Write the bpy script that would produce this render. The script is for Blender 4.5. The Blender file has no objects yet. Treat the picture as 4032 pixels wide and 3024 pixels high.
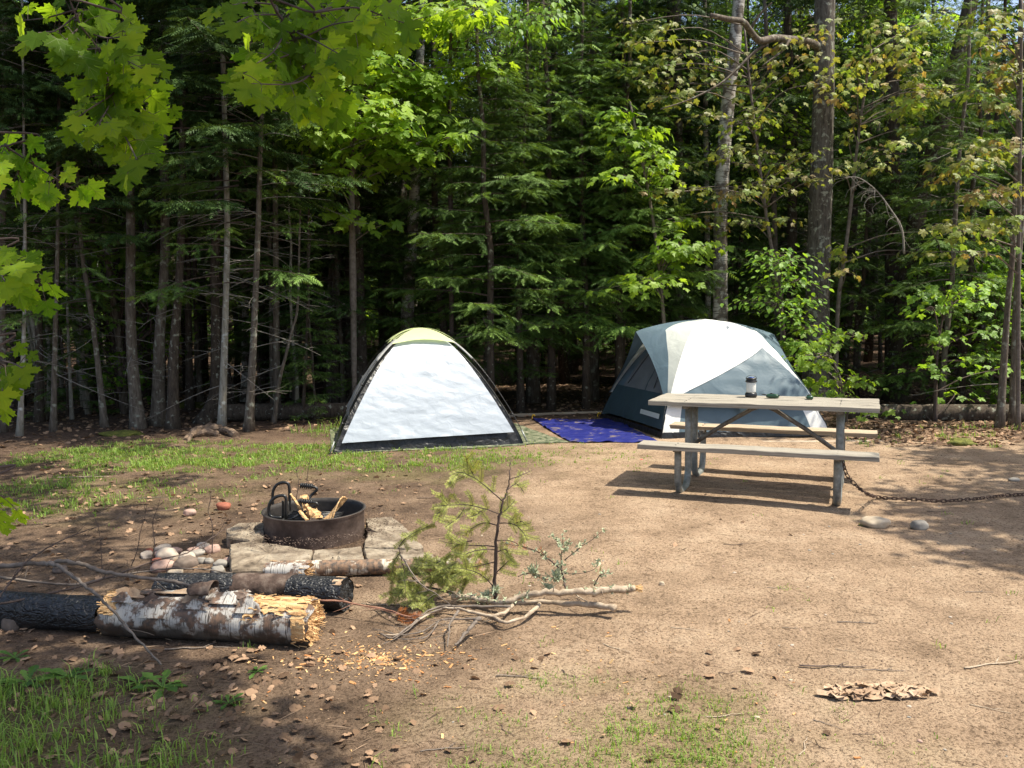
import bpy, math
import numpy as np
from mathutils import Matrix, Vector, noise as mnoise
sin, cos, pi = math.sin, math.cos, math.pi
sc = bpy.context.scene
COL = sc.collection
# ------------------------------------------------------------------ camera
F, PITCH, ROLL, CH = 3372.0, 0.0863, 0.009, 1.5637      # focal length in photo pixels, radians, metres
cam = bpy.data.cameras.new('camera'); camo = bpy.data.objects.new('camera', cam); COL.objects.link(camo)
cam.sensor_width = 36; cam.lens = 36*F/4032; cam.clip_end = 500; cam.clip_start = .05
camo.matrix_world = Matrix.Translation((0, 0, CH)) @ Matrix.Rotation(pi/2-PITCH, 4, 'X') @ Matrix.Rotation(-ROLL, 4, 'Z')
sc.camera = camo
# ------------------------------------------------------------------ light
SX, SY = 0.50, -0.06                                    # horizontal run of the sun ray per metre of height
SUN_EL = math.atan(1/math.hypot(SX, SY)); SUN_AZ = math.atan2(SX, SY)   # azimuth from +y towards +x
w = bpy.data.worlds.new("World"); sc.world = w; w.use_nodes = True
nt = w.node_tree; nt.nodes.clear()
sky = nt.nodes.new('ShaderNodeTexSky'); sky.sky_type = 'NISHITA'; sky.sun_disc = False
sky.dust_density = 2.5; sky.ozone_density = .4; sky.sun_elevation = SUN_EL; sky.sun_rotation = SUN_AZ
bg = nt.nodes.new('ShaderNodeBackground'); bg.inputs[1].default_value = 0.15
wo = nt.nodes.new('ShaderNodeOutputWorld')
nt.links.new(sky.outputs[0], bg.inputs[0]); nt.links.new(bg.outputs[0], wo.inputs[0])
sl = bpy.data.lights.new('sun', 'SUN'); sl.energy = 5.0; sl.angle = math.radians(.55); sl.color = (1, .94, .80)
so_ = bpy.data.objects.new('sun', sl); COL.objects.link(so_)
so_.rotation_euler = Vector((SX, SY, 1)).to_track_quat('Z', 'Y').to_euler()
sc.view_settings.view_transform = 'Standard'; sc.view_settings.look = 'None'
sc.view_settings.exposure = 0.72; sc.view_settings.gamma = 1; sc.view_settings.use_curve_mapping = False
sc.cycles.max_bounces = 6; sc.cycles.transparent_max_bounces = 8
sc.cycles.diffuse_bounces = 3; sc.cycles.transmission_bounces = 4

def ray(px, py):
    X, Y = (px-2016)/F, (1512-py)/F
    X, Y = X*cos(-ROLL)-Y*sin(-ROLL), X*sin(-ROLL)+Y*cos(-ROLL)
    return X, cos(PITCH)+Y*sin(PITCH), -sin(PITCH)+Y*cos(PITCH)
def G(px, py, z=0.0):                                   # photo pixel -> point on the ground
    dx, dy, dz = ray(px, py); t = (z-CH)/dz
    return np.array([dx*t, dy*t, z])
def P(px, py, y):                                       # photo pixel -> point at world depth y
    dx, dy, dz = ray(px, py); t = y/dy
    return np.array([dx*t, y, CH+dz*t])
# ------------------------------------------------------------------ mesh helper
class MB:
    def __init__(s): s.V=[]; s.L=[]; s.T=[]; s.I=[]; s.R=[]; s.n=0
    def add(s, v, f, mi=0, r=0.5):
        v = np.asarray(v, float).reshape(-1, 3)
        if isinstance(f, np.ndarray): fs = [f]
        else:
            d = {}
            for q in f: d.setdefault(len(q), []).append(q)
            fs = [np.array(q) for q in d.values()]
        for a in fs:
            s.L.append((a+s.n).ravel()); s.T.append(np.full(len(a), a.shape[1])); s.I.append(np.full(len(a), mi))
        s.V.append(v); s.R.append(np.broadcast_to(np.asarray(r, float), (len(v),)) if np.ndim(r)==0 else np.asarray(r, float)); s.n += len(v)
        return s
    def mesh(s, name, mats, smooth=True, origin=None):
        me = bpy.data.meshes.new(name)
        V = np.concatenate(s.V)
        if origin is not None: V = V-np.asarray(origin)
        L = np.concatenate(s.L).astype(np.int32); T = np.concatenate(s.T).astype(np.int32); I = np.concatenate(s.I).astype(np.int32)
        me.vertices.add(len(V)); me.vertices.foreach_set('co', V.ravel().astype(np.float32))
        me.loops.add(len(L)); me.loops.foreach_set('vertex_index', L)
        st = np.concatenate([[0], np.cumsum(T)[:-1]]).astype(np.int32)
        me.polygons.add(len(T)); me.polygons.foreach_set('loop_start', st); me.polygons.foreach_set('loop_total', T)
        if not isinstance(mats, (list, tuple)): mats = [mats]
        for m in mats: me.materials.append(m)
        me.polygons.foreach_set('material_index', I); me.polygons.foreach_set('use_smooth', np.full(len(T), smooth))
        a = me.attributes.new('rnd', 'FLOAT', 'POINT'); a.data.foreach_set('value', np.concatenate(s.R).astype(np.float32))
        me.update(calc_edges=True); me.validate(); return me
def link(name, data, parent=None, loc=None):
    o = bpy.data.objects.new(name, data); COL.objects.link(o)
    if parent: o.parent = parent
    if loc is not None: o.location = [float(q) for q in loc]
    return o
def tag(o, label, cat, group=None):
    o['label'] = label; o['category'] = cat
    if group: o['group'] = group
    return o
def thing(name, label, cat, loc, group=None): return tag(link(name, None, None, loc), label, cat, group)
def setting(o, kind='structure'): o['kind'] = kind; return o
def norm(v): v = np.asarray(v, float); return v/(np.linalg.norm(v, axis=-1, keepdims=True)+1e-12)
def tube(m, pts, rad, sides=6, mi=0, r=.5, cap=True, flat=1.0):
    pts = np.asarray(pts, float); n = len(pts); rad = np.broadcast_to(np.asarray(rad, float), (n,))
    t = np.gradient(pts, axis=0); t = norm(t)
    ref = np.array([0, 0, 1.]) if abs(t[0, 2]) < .8 else np.array([1., 0, 0])
    a = np.empty_like(t); a[0] = norm(np.cross(t[0], ref))
    for i in range(1, n): a[i] = norm(a[i-1]-t[i]*np.dot(a[i-1], t[i]))
    b = np.cross(t, a)
    th = np.arange(sides)*2*pi/sides
    V = pts[:, None]+rad[:, None, None]*(a[:, None]*np.cos(th)[None, :, None]+flat*b[:, None]*np.sin(th)[None, :, None])
    i = np.arange(n-1)[:, None]*sides; j = np.arange(sides)[None]; k = (j+1) % sides
    f = np.stack([i+j, i+k, i+sides+k, i+sides+j], -1).reshape(-1, 4)
    f = [list(q) for q in f]
    if cap: f += [list(range(sides))[::-1], [(n-1)*sides+q for q in range(sides)]]
    m.add(V.reshape(-1, 3), f, mi, r); return m
def spline(pts, n):                                     # smooth curve through points
    p = np.asarray(pts, float); p = np.vstack([2*p[0]-p[1], p, 2*p[-1]-p[-2]]); k = len(p)-3
    o = []
    for q in np.linspace(0, k-1e-6, n):
        i = int(q); t = q-i; a, b, c, d = p[i:i+4]
        o.append(.5*((2*b)+(c-a)*t+(2*a-5*b+4*c-d)*t*t+(3*b-a-3*c+d)*t**3))
    return np.array(o)
def box(m, c, s, mi=0, r=.5, rot=None, bev=0.0):
    c = np.asarray(c, float); h = np.asarray(s, float)/2; b = min(bev, h.min()*.9)
    if b <= 0: 
        V = np.array([[x, y, z] for x in (-1, 1) for y in (-1, 1) for z in (-1, 1)])*h
        f = [[0,1,3,2],[4,6,7,5],[0,4,5,1],[2,3,7,6],[0,2,6,4],[1,5,7,3]]
    else:
        V=[]; idx={}
        for x in (-1,1):
            for y in (-1,1):
                for z in (-1,1):
                    for ax in range(3):
                        q = np.array([x,y,z])*h; 
                        for k in range(3):
                            if k != ax: q[k] -= (x,y,z)[k]*b
                        idx[(x,y,z,ax)] = len(V); V.append(q)
        V=np.array(V); f=[]
        for x in (-1,1):
            for y in (-1,1):
                for z in (-1,1): f.append([idx[(x,y,z,0)],idx[(x,y,z,1)],idx[(x,y,z,2)]][::(1 if x*y*z>0 else -1)])
        for ax in range(3):
            o=[k for k in range(3) if k!=ax]
            for s_ in (-1,1):
                q=[]
                for u,v in ((-1,-1),(1,-1),(1,1),(-1,1)):
                    t=[0,0,0]; t[ax]=s_; t[o[0]]=u; t[o[1]]=v; q.append(idx[(*t,ax)])
                f.append(q)
            for u in (-1,1):
                for v in (-1,1):
                    t1=[0,0,0]; t1[o[0]]=u; t1[o[1]]=v; t1[ax]=-1; t2=list(t1); t2[ax]=1
                    f.append([idx[(*t1,o[0])],idx[(*t2,o[0])],idx[(*t2,o[1])],idx[(*t1,o[1])]])
    if rot is not None: V = V@np.asarray(rot).T
    m.add(V+c, f, mi, r); return m
def rz(a): c, s = cos(a), sin(a); return np.array([[c,-s,0],[s,c,0],[0,0,1]])
def rx(a): c, s = cos(a), sin(a); return np.array([[1,0,0],[0,c,-s],[0,s,c]])
def ry(a): c, s = cos(a), sin(a); return np.array([[c,0,s],[0,1,0],[-s,0,c]])
def inst(m, tv, tf, pos, X, Z, scale, mi=0, r=.5):      # batch of leaf templates
    n, k = len(pos), len(tv)
    if n == 0: return
    X = norm(X); Y = norm(np.cross(Z, X)); Z = np.cross(X, Y)
    sc_ = np.broadcast_to(np.asarray(scale, float), (n,))[:, None, None]
    V = pos[:, None]+sc_*(tv[None, :, 0:1]*X[:, None]+tv[None, :, 1:2]*Y[:, None]+tv[None, :, 2:3]*Z[:, None])
    f = (tf[None]+(np.arange(n)*k)[:, None, None]).reshape(-1, tf.shape[1])
    rr = np.repeat(np.broadcast_to(np.asarray(r, float), (n,)), k)
    m.add(V.reshape(-1, 3), f, mi, rr)
def fan(half, cx, curl, droop=0.0):
    o = list(half)+[(x, -y) for x, y in half[::-1][1:-1]]
    v = np.array([(x, y, 0.) for x, y in o]+[(cx, 0, 0)]); v[:, 2] = -curl*(v[:, 0]**2)-curl*.8*v[:, 1]**2+.12*np.abs(v[:, 1])
    n = len(o); f = np.array([[n, i, (i+1) % n] for i in range(n)]); return v, f
LEAF_HI = fan([(0,0),(-.04,.13),(-.15,.24),(-.04,.29),(-.03,.43),(.08,.37),(.17,.36),(.22,.50),(.30,.52),(.33,.68),(.42,.60),(.56,.70),(.53,.54),(.60,.47),(.52,.41),(.44,.20),(.58,.24),(.63,.36),(.71,.25),(.80,.25),(.80,.12),(1,0)], .3, .12)
LEAF_MID = fan([(0,0),(-.12,.27),(.05,.38),(.12,.32),(.32,.64),(.55,.62),(.46,.22),(.68,.34),(.8,.15),(1,0)], .3, .38)
LEAF_OV = fan([(0,0),(.15,.22),(.4,.33),(.7,.22),(1,0)], .4, .2)
LEAF_FAR = (np.array([[0,0,0],[.45,.42,-.08],[1,0,-.2],[.45,-.42,-.08],[.4,0,.05]]), np.array([[4,0,1],[4,1,2],[4,2,3],[4,3,0]]))
def twiglet():
    v=[]; f=[]
    for i in range(5):
        x=.05+i*.19
        for s in (-1,1):
            n=len(v); v += [(x-.055,0,0),(x+.07,0,.01),(x+.17,s*(.30-.035*i),-.03)]; f.append([n,n+1,n+2])
    n=len(v); v += [(.75,-.07,0),(.75,.07,0),(1.08,0,0)]; f.append([n,n+1,n+2])
    return np.array(v), np.array(f)
TWIG = twiglet()
# ------------------------------------------------------------------ materials
def mat(name): m = bpy.data.materials.new(name); m.use_nodes = True; return m, m.node_tree.nodes, m.node_tree.links
def N(nodes, t, **k):
    n = nodes.new('ShaderNode'+t)
    for a, b in k.items():
        if isinstance(a, str) and a.startswith('i_'): n.inputs[a[2:]].default_value = b
        else: setattr(n, a, b)
    return n
def ramp(nodes, stops):
    r = nodes.new('ShaderNodeValToRGB'); e = r.color_ramp.elements
    while len(e) < len(stops): e.new(.5)
    for q, (p, c) in zip(e, stops): q.position = p; q.color = (*c, 1) if len(c) == 3 else c
    return r
def noisy(name, stops, scale=8, rough=.85, bump=.3, stretch=(1,1,1), detail=8, bscale=None, spec=.3, metal=0, dist=.01, coords='Object', distort=0):
    m, n, l = mat(name); b = n['Principled BSDF']; tc = N(n,'TexCoord'); mp = N(n,'Mapping'); mp.inputs['Scale'].default_value = stretch
    l.new(tc.outputs[coords], mp.inputs[0])
    t = N(n,'TexNoise'); t.inputs['Scale'].default_value = scale; t.inputs['Detail'].default_value = detail; t.inputs['Roughness'].default_value = .65; t.inputs['Distortion'].default_value = distort
    l.new(mp.outputs[0], t.inputs[0]); r = ramp(n, stops); l.new(t.outputs[0], r.inputs[0]); l.new(r.outputs[0], b.inputs['Base Color'])
    b.inputs['Roughness'].default_value = rough; b.inputs['Specular IOR Level'].default_value = spec; b.inputs['Metallic'].default_value = metal
    if bump:
        t2 = N(n,'TexNoise'); t2.inputs['Scale'].default_value = bscale or scale*2; t2.inputs['Detail'].default_value = 6; l.new(mp.outputs[0], t2.inputs[0])
        bp = N(n,'Bump'); bp.inputs['Strength'].default_value = bump; bp.inputs['Distance'].default_value = dist; l.new(t2.outputs[0], bp.inputs['Height']); l.new(bp.outputs[0], b.inputs['Normal'])
    return m
def leafmat(name, c0, c1, trans=.35, rough=.5, spec=.4, tcol=None, cm=None):
    m, n, l = mat(name); b = n['Principled BSDF']; at = N(n,'Attribute', attribute_name='rnd'); oi = N(n,'ObjectInfo')
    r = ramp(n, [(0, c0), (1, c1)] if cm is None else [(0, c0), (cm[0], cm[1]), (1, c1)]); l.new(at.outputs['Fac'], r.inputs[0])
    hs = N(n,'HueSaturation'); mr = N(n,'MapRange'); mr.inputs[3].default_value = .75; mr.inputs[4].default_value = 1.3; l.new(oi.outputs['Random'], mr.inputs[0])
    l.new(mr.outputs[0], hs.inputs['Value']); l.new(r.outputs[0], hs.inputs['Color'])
    l.new(hs.outputs[0], b.inputs['Base Color']); b.inputs['Roughness'].default_value = rough; b.inputs['Specular IOR Level'].default_value = spec
    tr = N(n,'BsdfTranslucent'); mx = N(n,'MixShader'); mx.inputs[0].default_value = trans
    g = N(n,'MixRGB', blend_type='MULTIPLY'); g.inputs[0].default_value = 1; g.inputs[2].default_value = (*(tcol or (1.9, 1.7, .7)), 1)
    l.new(hs.outputs[0], g.inputs[1]); l.new(g.outputs[0], tr.inputs[0])
    l.new(b.outputs[0], mx.inputs[1]); l.new(tr.outputs[0], mx.inputs[2]); l.new(mx.outputs[0], n['Material Output'].inputs[0]); return m
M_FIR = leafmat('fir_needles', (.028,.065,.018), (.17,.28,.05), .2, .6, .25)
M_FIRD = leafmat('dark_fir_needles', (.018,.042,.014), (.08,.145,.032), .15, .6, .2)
M_MAPLE = leafmat('maple_leaves', (.11,.22,.02), (.30,.44,.05), .5)
M_YOUNG = leafmat('young_red_maple_leaves', (.34,.18,.08), (.20,.31,.045), .42, tcol=(1.5,1.5,.7), cm=(.32, (.26,.25,.06)))
M_HERO = leafmat('foreground_maple_leaves', (.08,.17,.02), (.32,.48,.045), .7, .6, .12, tcol=(2.2,2.0,.6))
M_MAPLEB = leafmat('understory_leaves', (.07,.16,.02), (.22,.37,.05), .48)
M_GRASS = leafmat('grass_blades', (.11,.20,.035), (.27,.38,.08), .35, .55)
M_WEED = leafmat('weed_leaves', (.05,.12,.02), (.12,.22,.04), .35)
M_DRYFIR = leafmat('drying_fir_needles', (.22,.27,.05), (.42,.42,.12), .35, tcol=(1.3,1.2,.8))
M_RUST = leafmat('rust_brown_needles', (.24,.07,.02), (.36,.13,.03), .2, tcol=(1.2,1,.8))
M_LITTER = leafmat('dead_leaves', (.09,.055,.033), (.42,.27,.17), .1, .8, .15, tcol=(1.2,1,.8))
def barkmat(name, stops, lichen=(.30,.30,.24), amt=.57, sx=9, sz=2.2, bump=.7):
    m, n, l = mat(name); b = n['Principled BSDF']; tc = N(n,'TexCoord'); mp = N(n,'Mapping'); mp.inputs['Scale'].default_value = (sx, sx, sz)
    l.new(tc.outputs['Object'], mp.inputs[0]); t = N(n,'TexNoise'); t.inputs['Scale'].default_value = 3; t.inputs['Detail'].default_value = 9; t.inputs['Roughness'].default_value = .7
    l.new(mp.outputs[0], t.inputs[0]); r = ramp(n, stops); l.new(t.outputs[0], r.inputs[0])
    t2 = N(n,'TexNoise'); t2.inputs['Scale'].default_value = 14; t2.inputs['Detail'].default_value = 8; l.new(tc.outputs['Object'], t2.inputs[0])
    r2 = ramp(n, [(amt, (0,0,0)), (amt+.09, (1,1,1))]); l.new(t2.outputs[0], r2.inputs[0])
    mx = N(n,'MixRGB'); l.new(r2.outputs[0], mx.inputs[0]); l.new(r.outputs[0], mx.inputs[1]); mx.inputs[2].default_value = (*lichen, 1)
    l.new(mx.outputs[0], b.inputs['Base Color']); b.inputs['Roughness'].default_value = .9; b.inputs['Specular IOR Level'].default_value = .2
    bp = N(n,'Bump'); bp.inputs['Strength'].default_value = bump; bp.inputs['Distance'].default_value = .015; l.new(t.outputs[0], bp.inputs['Height']); l.new(bp.outputs[0], b.inputs['Normal']); return m
M_BARK = barkmat('grey_fir_bark', [(.3,(.05,.038,.028)),(.5,(.13,.105,.082)),(.7,(.22,.185,.15))])
M_BARKD = barkmat('dark_bark', [(.3,(.028,.021,.016)),(.55,(.085,.065,.049)),(.75,(.145,.118,.093))], amt=.6)
M_BARKG = barkmat('brown_grey_bark', [(.3,(.032,.026,.021)),(.5,(.105,.09,.073)),(.72,(.19,.168,.14))], amt=.56)
M_BARKL = barkmat('pale_bark', [(.3,(.14,.12,.09)),(.5,(.3,.27,.22)),(.7,(.42,.39,.34))], amt=.58, lichen=(.5,.5,.46))
M_TWIG = noisy('twig_bark', [(.3,(.09,.07,.055)),(.7,(.22,.18,.15))], 20, bump=.2)
M_TWIGD = noisy('dark_twig_bark', [(.3,(.05,.035,.03)),(.7,(.12,.085,.07))], 20, bump=.2)
M_DEADT = noisy('dead_grey_twigs', [(.3,(.15,.13,.11)),(.7,(.32,.29,.25))], 20, bump=0)
def birchmat(name, white=(.46,.43,.385), dark=(.07,.055,.045), axis=2, sc_=1.0, patch=.5, brown=(.2,.13,.08)):
    m, n, l = mat(name); b = n['Principled BSDF']; tc = N(n,'TexCoord')
    s = [3*sc_, 3*sc_, 3*sc_]; s[axis] = 45*sc_; mp = N(n,'Mapping'); mp.inputs['Scale'].default_value = s; l.new(tc.outputs['Object'], mp.inputs[0])
    t = N(n,'TexNoise'); t.inputs['Scale'].default_value = 1.6; t.inputs['Detail'].default_value = 4; l.new(mp.outputs[0], t.inputs[0])
    r = ramp(n, [(.36, dark), (.43, white), (1, tuple(min(1,q*1.15) for q in white))]); l.new(t.outputs[0], r.inputs[0])
    t2 = N(n,'TexNoise'); t2.inputs['Scale'].default_value = 5*sc_; t2.inputs['Detail'].default_value = 7; t2.inputs['Roughness'].default_value=.65; l.new(tc.outputs['Object'], t2.inputs[0])
    r2 = ramp(n, [(patch, (1,1,1)), (patch+.07, (0,0,0))]); l.new(t2.outputs[0], r2.inputs[0])
    mx = N(n,'MixRGB'); l.new(r2.outputs[0], mx.inputs[0]); l.new(r.outputs[0], mx.inputs[1])
    t3 = N(n,'TexNoise'); t3.inputs['Scale'].default_value = 16*sc_; t3.inputs['Detail'].default_value = 5; l.new(tc.outputs['Object'], t3.inputs[0])
    r3 = ramp(n, [(.35, dark), (.62, brown)]); l.new(t3.outputs[0], r3.inputs[0]); l.new(r3.outputs[0], mx.inputs[2])
    l.new(mx.outputs[0], b.inputs['Base Color']); b.inputs['Roughness'].default_value = .75
    bp = N(n,'Bump'); bp.inputs['Strength'].default_value = .5; bp.inputs['Distance'].default_value = .006; l.new(t.outputs[0], bp.inputs['Height']); l.new(bp.outputs[0], b.inputs['Normal']); return m
M_BIRCH = birchmat('birch_bark', patch=.46, brown=(.16,.13,.10))
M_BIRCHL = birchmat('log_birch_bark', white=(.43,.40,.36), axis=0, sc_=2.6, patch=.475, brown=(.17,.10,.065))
def darken_under(m, z0=-.035, z1=.0):  # bark colour goes darker towards the underside, with a noisy edge
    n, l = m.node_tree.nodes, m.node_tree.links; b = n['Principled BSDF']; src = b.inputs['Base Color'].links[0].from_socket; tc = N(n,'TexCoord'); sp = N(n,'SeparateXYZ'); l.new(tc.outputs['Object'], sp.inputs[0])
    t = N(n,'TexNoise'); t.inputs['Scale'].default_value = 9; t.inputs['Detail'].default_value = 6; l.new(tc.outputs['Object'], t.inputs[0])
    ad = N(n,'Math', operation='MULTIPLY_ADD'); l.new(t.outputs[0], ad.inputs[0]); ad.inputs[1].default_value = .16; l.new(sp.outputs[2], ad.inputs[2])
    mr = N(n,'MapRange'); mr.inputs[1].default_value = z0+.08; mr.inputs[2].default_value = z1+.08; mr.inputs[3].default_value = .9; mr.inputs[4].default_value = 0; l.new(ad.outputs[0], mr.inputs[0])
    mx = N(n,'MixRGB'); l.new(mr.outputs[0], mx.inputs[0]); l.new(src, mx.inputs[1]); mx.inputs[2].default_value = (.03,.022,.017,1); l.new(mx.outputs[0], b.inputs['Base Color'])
darken_under(M_BIRCHL)
M_BIRCHT = birchmat('thin_log_birch_bark', white=(.55,.48,.38), axis=0, sc_=2.6, patch=.53, brown=(.25,.15,.09))
M_WOOD = noisy('split_yellow_wood', [(.3,(.24,.11,.045)),(.5,(.56,.34,.155)),(.75,(.72,.55,.32))], 60, bump=1, stretch=(.25,1,1), dist=.006)
M_CHAR = noisy('charred_wood', [(.35,(.006,.006,.007)),(.7,(.03,.029,.03))], 25, rough=.45, bump=1, bscale=40, spec=.6, dist=.01)
def crackle(m, scale=28, dist=.012, stretch=(.6,1,1)):
    n, l = m.node_tree.nodes, m.node_tree.links; tc = N(n,'TexCoord'); mp = N(n,'Mapping'); mp.inputs['Scale'].default_value = stretch; l.new(tc.outputs['Object'], mp.inputs[0])
    v = N(n,'TexVoronoi', feature='DISTANCE_TO_EDGE'); v.inputs['Scale'].default_value = scale; nz = N(n,'TexNoise'); nz.inputs['Scale'].default_value = 7; nz.inputs['Detail'].default_value = 4; l.new(mp.outputs[0], nz.inputs[0]); av = N(n,'MixRGB'); av.inputs[0].default_value = .35; l.new(mp.outputs[0], av.inputs[1]); l.new(nz.outputs['Color'], av.inputs[2]); l.new(av.outputs[0], v.inputs[0]); r = ramp(n, [(0,(0,0,0)),(.2,(1,1,1))]); l.new(v.outputs['Distance'], r.inputs[0])
    bp = N(n,'Bump'); bp.inputs['Strength'].default_value = .55; bp.inputs['Distance'].default_value = dist; l.new(r.outputs[0], bp.inputs['Height']); old = n['Principled BSDF'].inputs['Normal'].links[0].from_node; l.new(old.outputs[0], bp.inputs['Normal']); l.new(bp.outputs[0], n['Principled BSDF'].inputs['Normal'])
crackle(M_CHAR)
M_CHARB = noisy('scorched_bark', [(.3,(.02,.015,.012)),(.5,(.085,.055,.042)),(.7,(.19,.145,.115))], 14, bump=.8, dist=.008)
M_PLANK = noisy('weathered_planks', [(.3,(.105,.09,.073)),(.5,(.285,.255,.208)),(.72,(.42,.388,.325))], 9, bump=.8, stretch=(.22,9,9), rough=.85, dist=.004)
M_PLANKW = noisy('warm_weathered_planks', [(.3,(.17,.12,.08)),(.5,(.40,.31,.215)),(.72,(.54,.43,.31))], 9, bump=.8, stretch=(.22,9,9), rough=.85, dist=.004)
M_GALV = noisy('galvanised_pipe', [(.3,(.13,.135,.125)),(.55,(.25,.265,.255)),(.8,(.38,.40,.39))], 22, rough=.5, bump=.1, metal=.35, spec=.5)
M_GALVD = noisy('stained_galvanised_steel', [(.3,(.11,.09,.07)),(.7,(.26,.25,.23))], 22, rough=.6, bump=.1, metal=.4)
M_RING = noisy('rusty_fire_ring_steel', [(.3,(.035,.025,.02)),(.5,(.10,.068,.054)),(.72,(.19,.14,.115))], 7, rough=.75, bump=.4, bscale=60, dist=.003, metal=.1)
M_SOOT = noisy('sooty_steel', [(.3,(.012,.011,.011)),(.7,(.045,.038,.034))], 12, rough=.65, bump=.3, spec=.4)
M_BLACKS = noisy('black_steel', [(.3,(.008,.008,.009)),(.7,(.025,.024,.024))], 30, rough=.35, bump=.2, spec=.5)
M_ASH = noisy('ash', [(.3,(.03,.028,.026)),(.6,(.12,.11,.1)),(.8,(.2,.19,.18))], 12, bump=1, dist=.02)
M_CHAIN = noisy('rusty_chain_steel', [(.3,(.035,.02,.015)),(.7,(.12,.07,.05))], 60, rough=.7, bump=.2)
M_FLAG = noisy('tan_flagstone', [(.36,(.07,.052,.036)),(.47,(.18,.14,.10)),(.58,(.28,.23,.17)),(.75,(.38,.325,.255))], 6, bump=1, bscale=22, dist=.015)
def stonemat(name, a, b): return noisy(name, [(.3,a),(.7,b)], 14, bump=.25, rough=.8, dist=.006)
M_ST = [stonemat('pinkish_stone',(.28,.17,.13),(.46,.32,.26)), stonemat('grey_stone',(.19,.17,.145),(.33,.30,.26)), stonemat('buff_stone',(.33,.26,.18),(.52,.43,.32)),
        stonemat('dark_brown_stone',(.09,.07,.055),(.2,.15,.12)), stonemat('pale_stone',(.34,.27,.215),(.50,.42,.34)), stonemat('brick_red_stone',(.2,.06,.035),(.36,.13,.08))]
def clothmat(name, col, rough=.5, trans=.25, bump=.35, scale=5, spec=.4, sheen=0, var=.12, stretch=(1,1,1), tcol=None):
    m, n, l = mat(name); b = n['Principled BSDF']; tc = N(n,'TexCoord'); mp = N(n,'Mapping'); mp.inputs['Scale'].default_value = stretch; l.new(tc.outputs['Object'], mp.inputs[0])
    t = N(n,'TexNoise'); t.inputs['Scale'].default_value = scale; t.inputs['Detail'].default_value = 5; t.inputs['Distortion'].default_value = .8; l.new(mp.outputs[0], t.inputs[0])
    lo = tuple(q*(1-var) for q in col); hi = tuple(min(1, q*(1+var)) for q in col)
    r = ramp(n, [(.3, lo), (.7, hi)]); l.new(t.outputs[0], r.inputs[0]); l.new(r.outputs[0], b.inputs['Base Color'])
    b.inputs['Roughness'].default_value = rough; b.inputs['Specular IOR Level'].default_value = spec
    bp = N(n,'Bump'); bp.inputs['Strength'].default_value = bump; bp.inputs['Distance'].default_value = .03; l.new(t.outputs[0], bp.inputs['Height']); l.new(bp.outputs[0], b.inputs['Normal'])
    if trans:
        tr = N(n,'BsdfTranslucent'); tr.inputs[0].default_value = (*(tcol or col), 1); mx = N(n,'MixShader'); mx.inputs[0].default_value = trans
        l.new(b.outputs[0], mx.inputs[1]); l.new(tr.outputs[0], mx.inputs[2]); l.new(mx.outputs[0], n['Material Output'].inputs[0])
    return m
M_SILVER = clothmat('silver_white_tent_fabric', (.42,.465,.52), .34, .10, .22, 9, .6, var=.05, stretch=(1,1,1.6))
M_TGREY = clothmat('grey_tent_fabric', (.33,.33,.32), .6, .2)
M_TBLACK = clothmat('black_tent_floor_fabric', (.016,.016,.017), .38, 0, 1, 9)
M_TYEL = clothmat('pale_yellow_tent_cap_fabric', (.74,.84,.42), .5, .4, var=.03)
M_TWHITE = clothmat('off_white_tent_fabric', (.80,.80,.77), .6, .1, .25, 5, var=.03)
M_TWSHADE = clothmat('shade_toned_white_tent_fabric', (.62,.64,.58), .6, .25, .4, 6, var=.05)  # white cloth of the left hoods, shade toned into the colour; door trim too
M_SLATE = clothmat('slate_blue_tent_fabric', (.10,.15,.182), .5, .12, .4, 4, var=.08)
M_SLATED = clothmat('dark_slate_tent_fabric', (.035,.06,.07), .6, .05, .3)
M_MESH = clothmat('grey_mesh_fabric', (.17,.18,.185), .8, .25, .2)
M_BLUE = noisy('royal_blue_tarp', [(.0,(.008,.012,.12)),(.55,(.012,.017,.15)),(.57,(.02,.025,.16)),(.61,(.15,.12,.12)),(.8,(.2,.16,.14))], 5, rough=.45, bump=.8, stretch=(1,2.2,1), dist=.02, spec=.5)
M_YEL = clothmat('yellow_plastic', (.7,.42,.02), .4, 0, 0)
M_DKPLAST = noisy('black_plastic', [(.3,(.012,.012,.013)),(.7,(.02,.02,.021))], 30, rough=.35, bump=0, spec=.5)
M_FROST = clothmat('frosted_plastic', (.82,.82,.78), .35, .3, 0, var=.01)
M_GREEN = noisy('dark_green_plastic', [(.3,(.012,.05,.022)),(.7,(.018,.07,.03))], 30, rough=.28, bump=0, spec=.6)
M_REDP = clothmat('red_wrapper', (.5,.02,.02), .4, 0, 0)
M_MOSS = noisy('yellow_green_moss', [(.3,(.05,.06,.012)),(.7,(.19,.19,.035))], 20, bump=1, dist=.02)
M_PALEB = noisy('peeled_bark_tan', [(.3,(.20,.12,.075)),(.5,(.38,.26,.165)),(.75,(.54,.41,.29))], 12, bump=.6, dist=.008)
M_LICH = noisy('grey_green_lichen', [(.3,(.36,.40,.25)),(.7,(.58,.62,.42))], 40, bump=.6)
M_TIMBER = noisy('old_timber', [(.3,(.25,.19,.13)),(.7,(.5,.4,.3))], 6, bump=.4, stretch=(.3,5,5))
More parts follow.
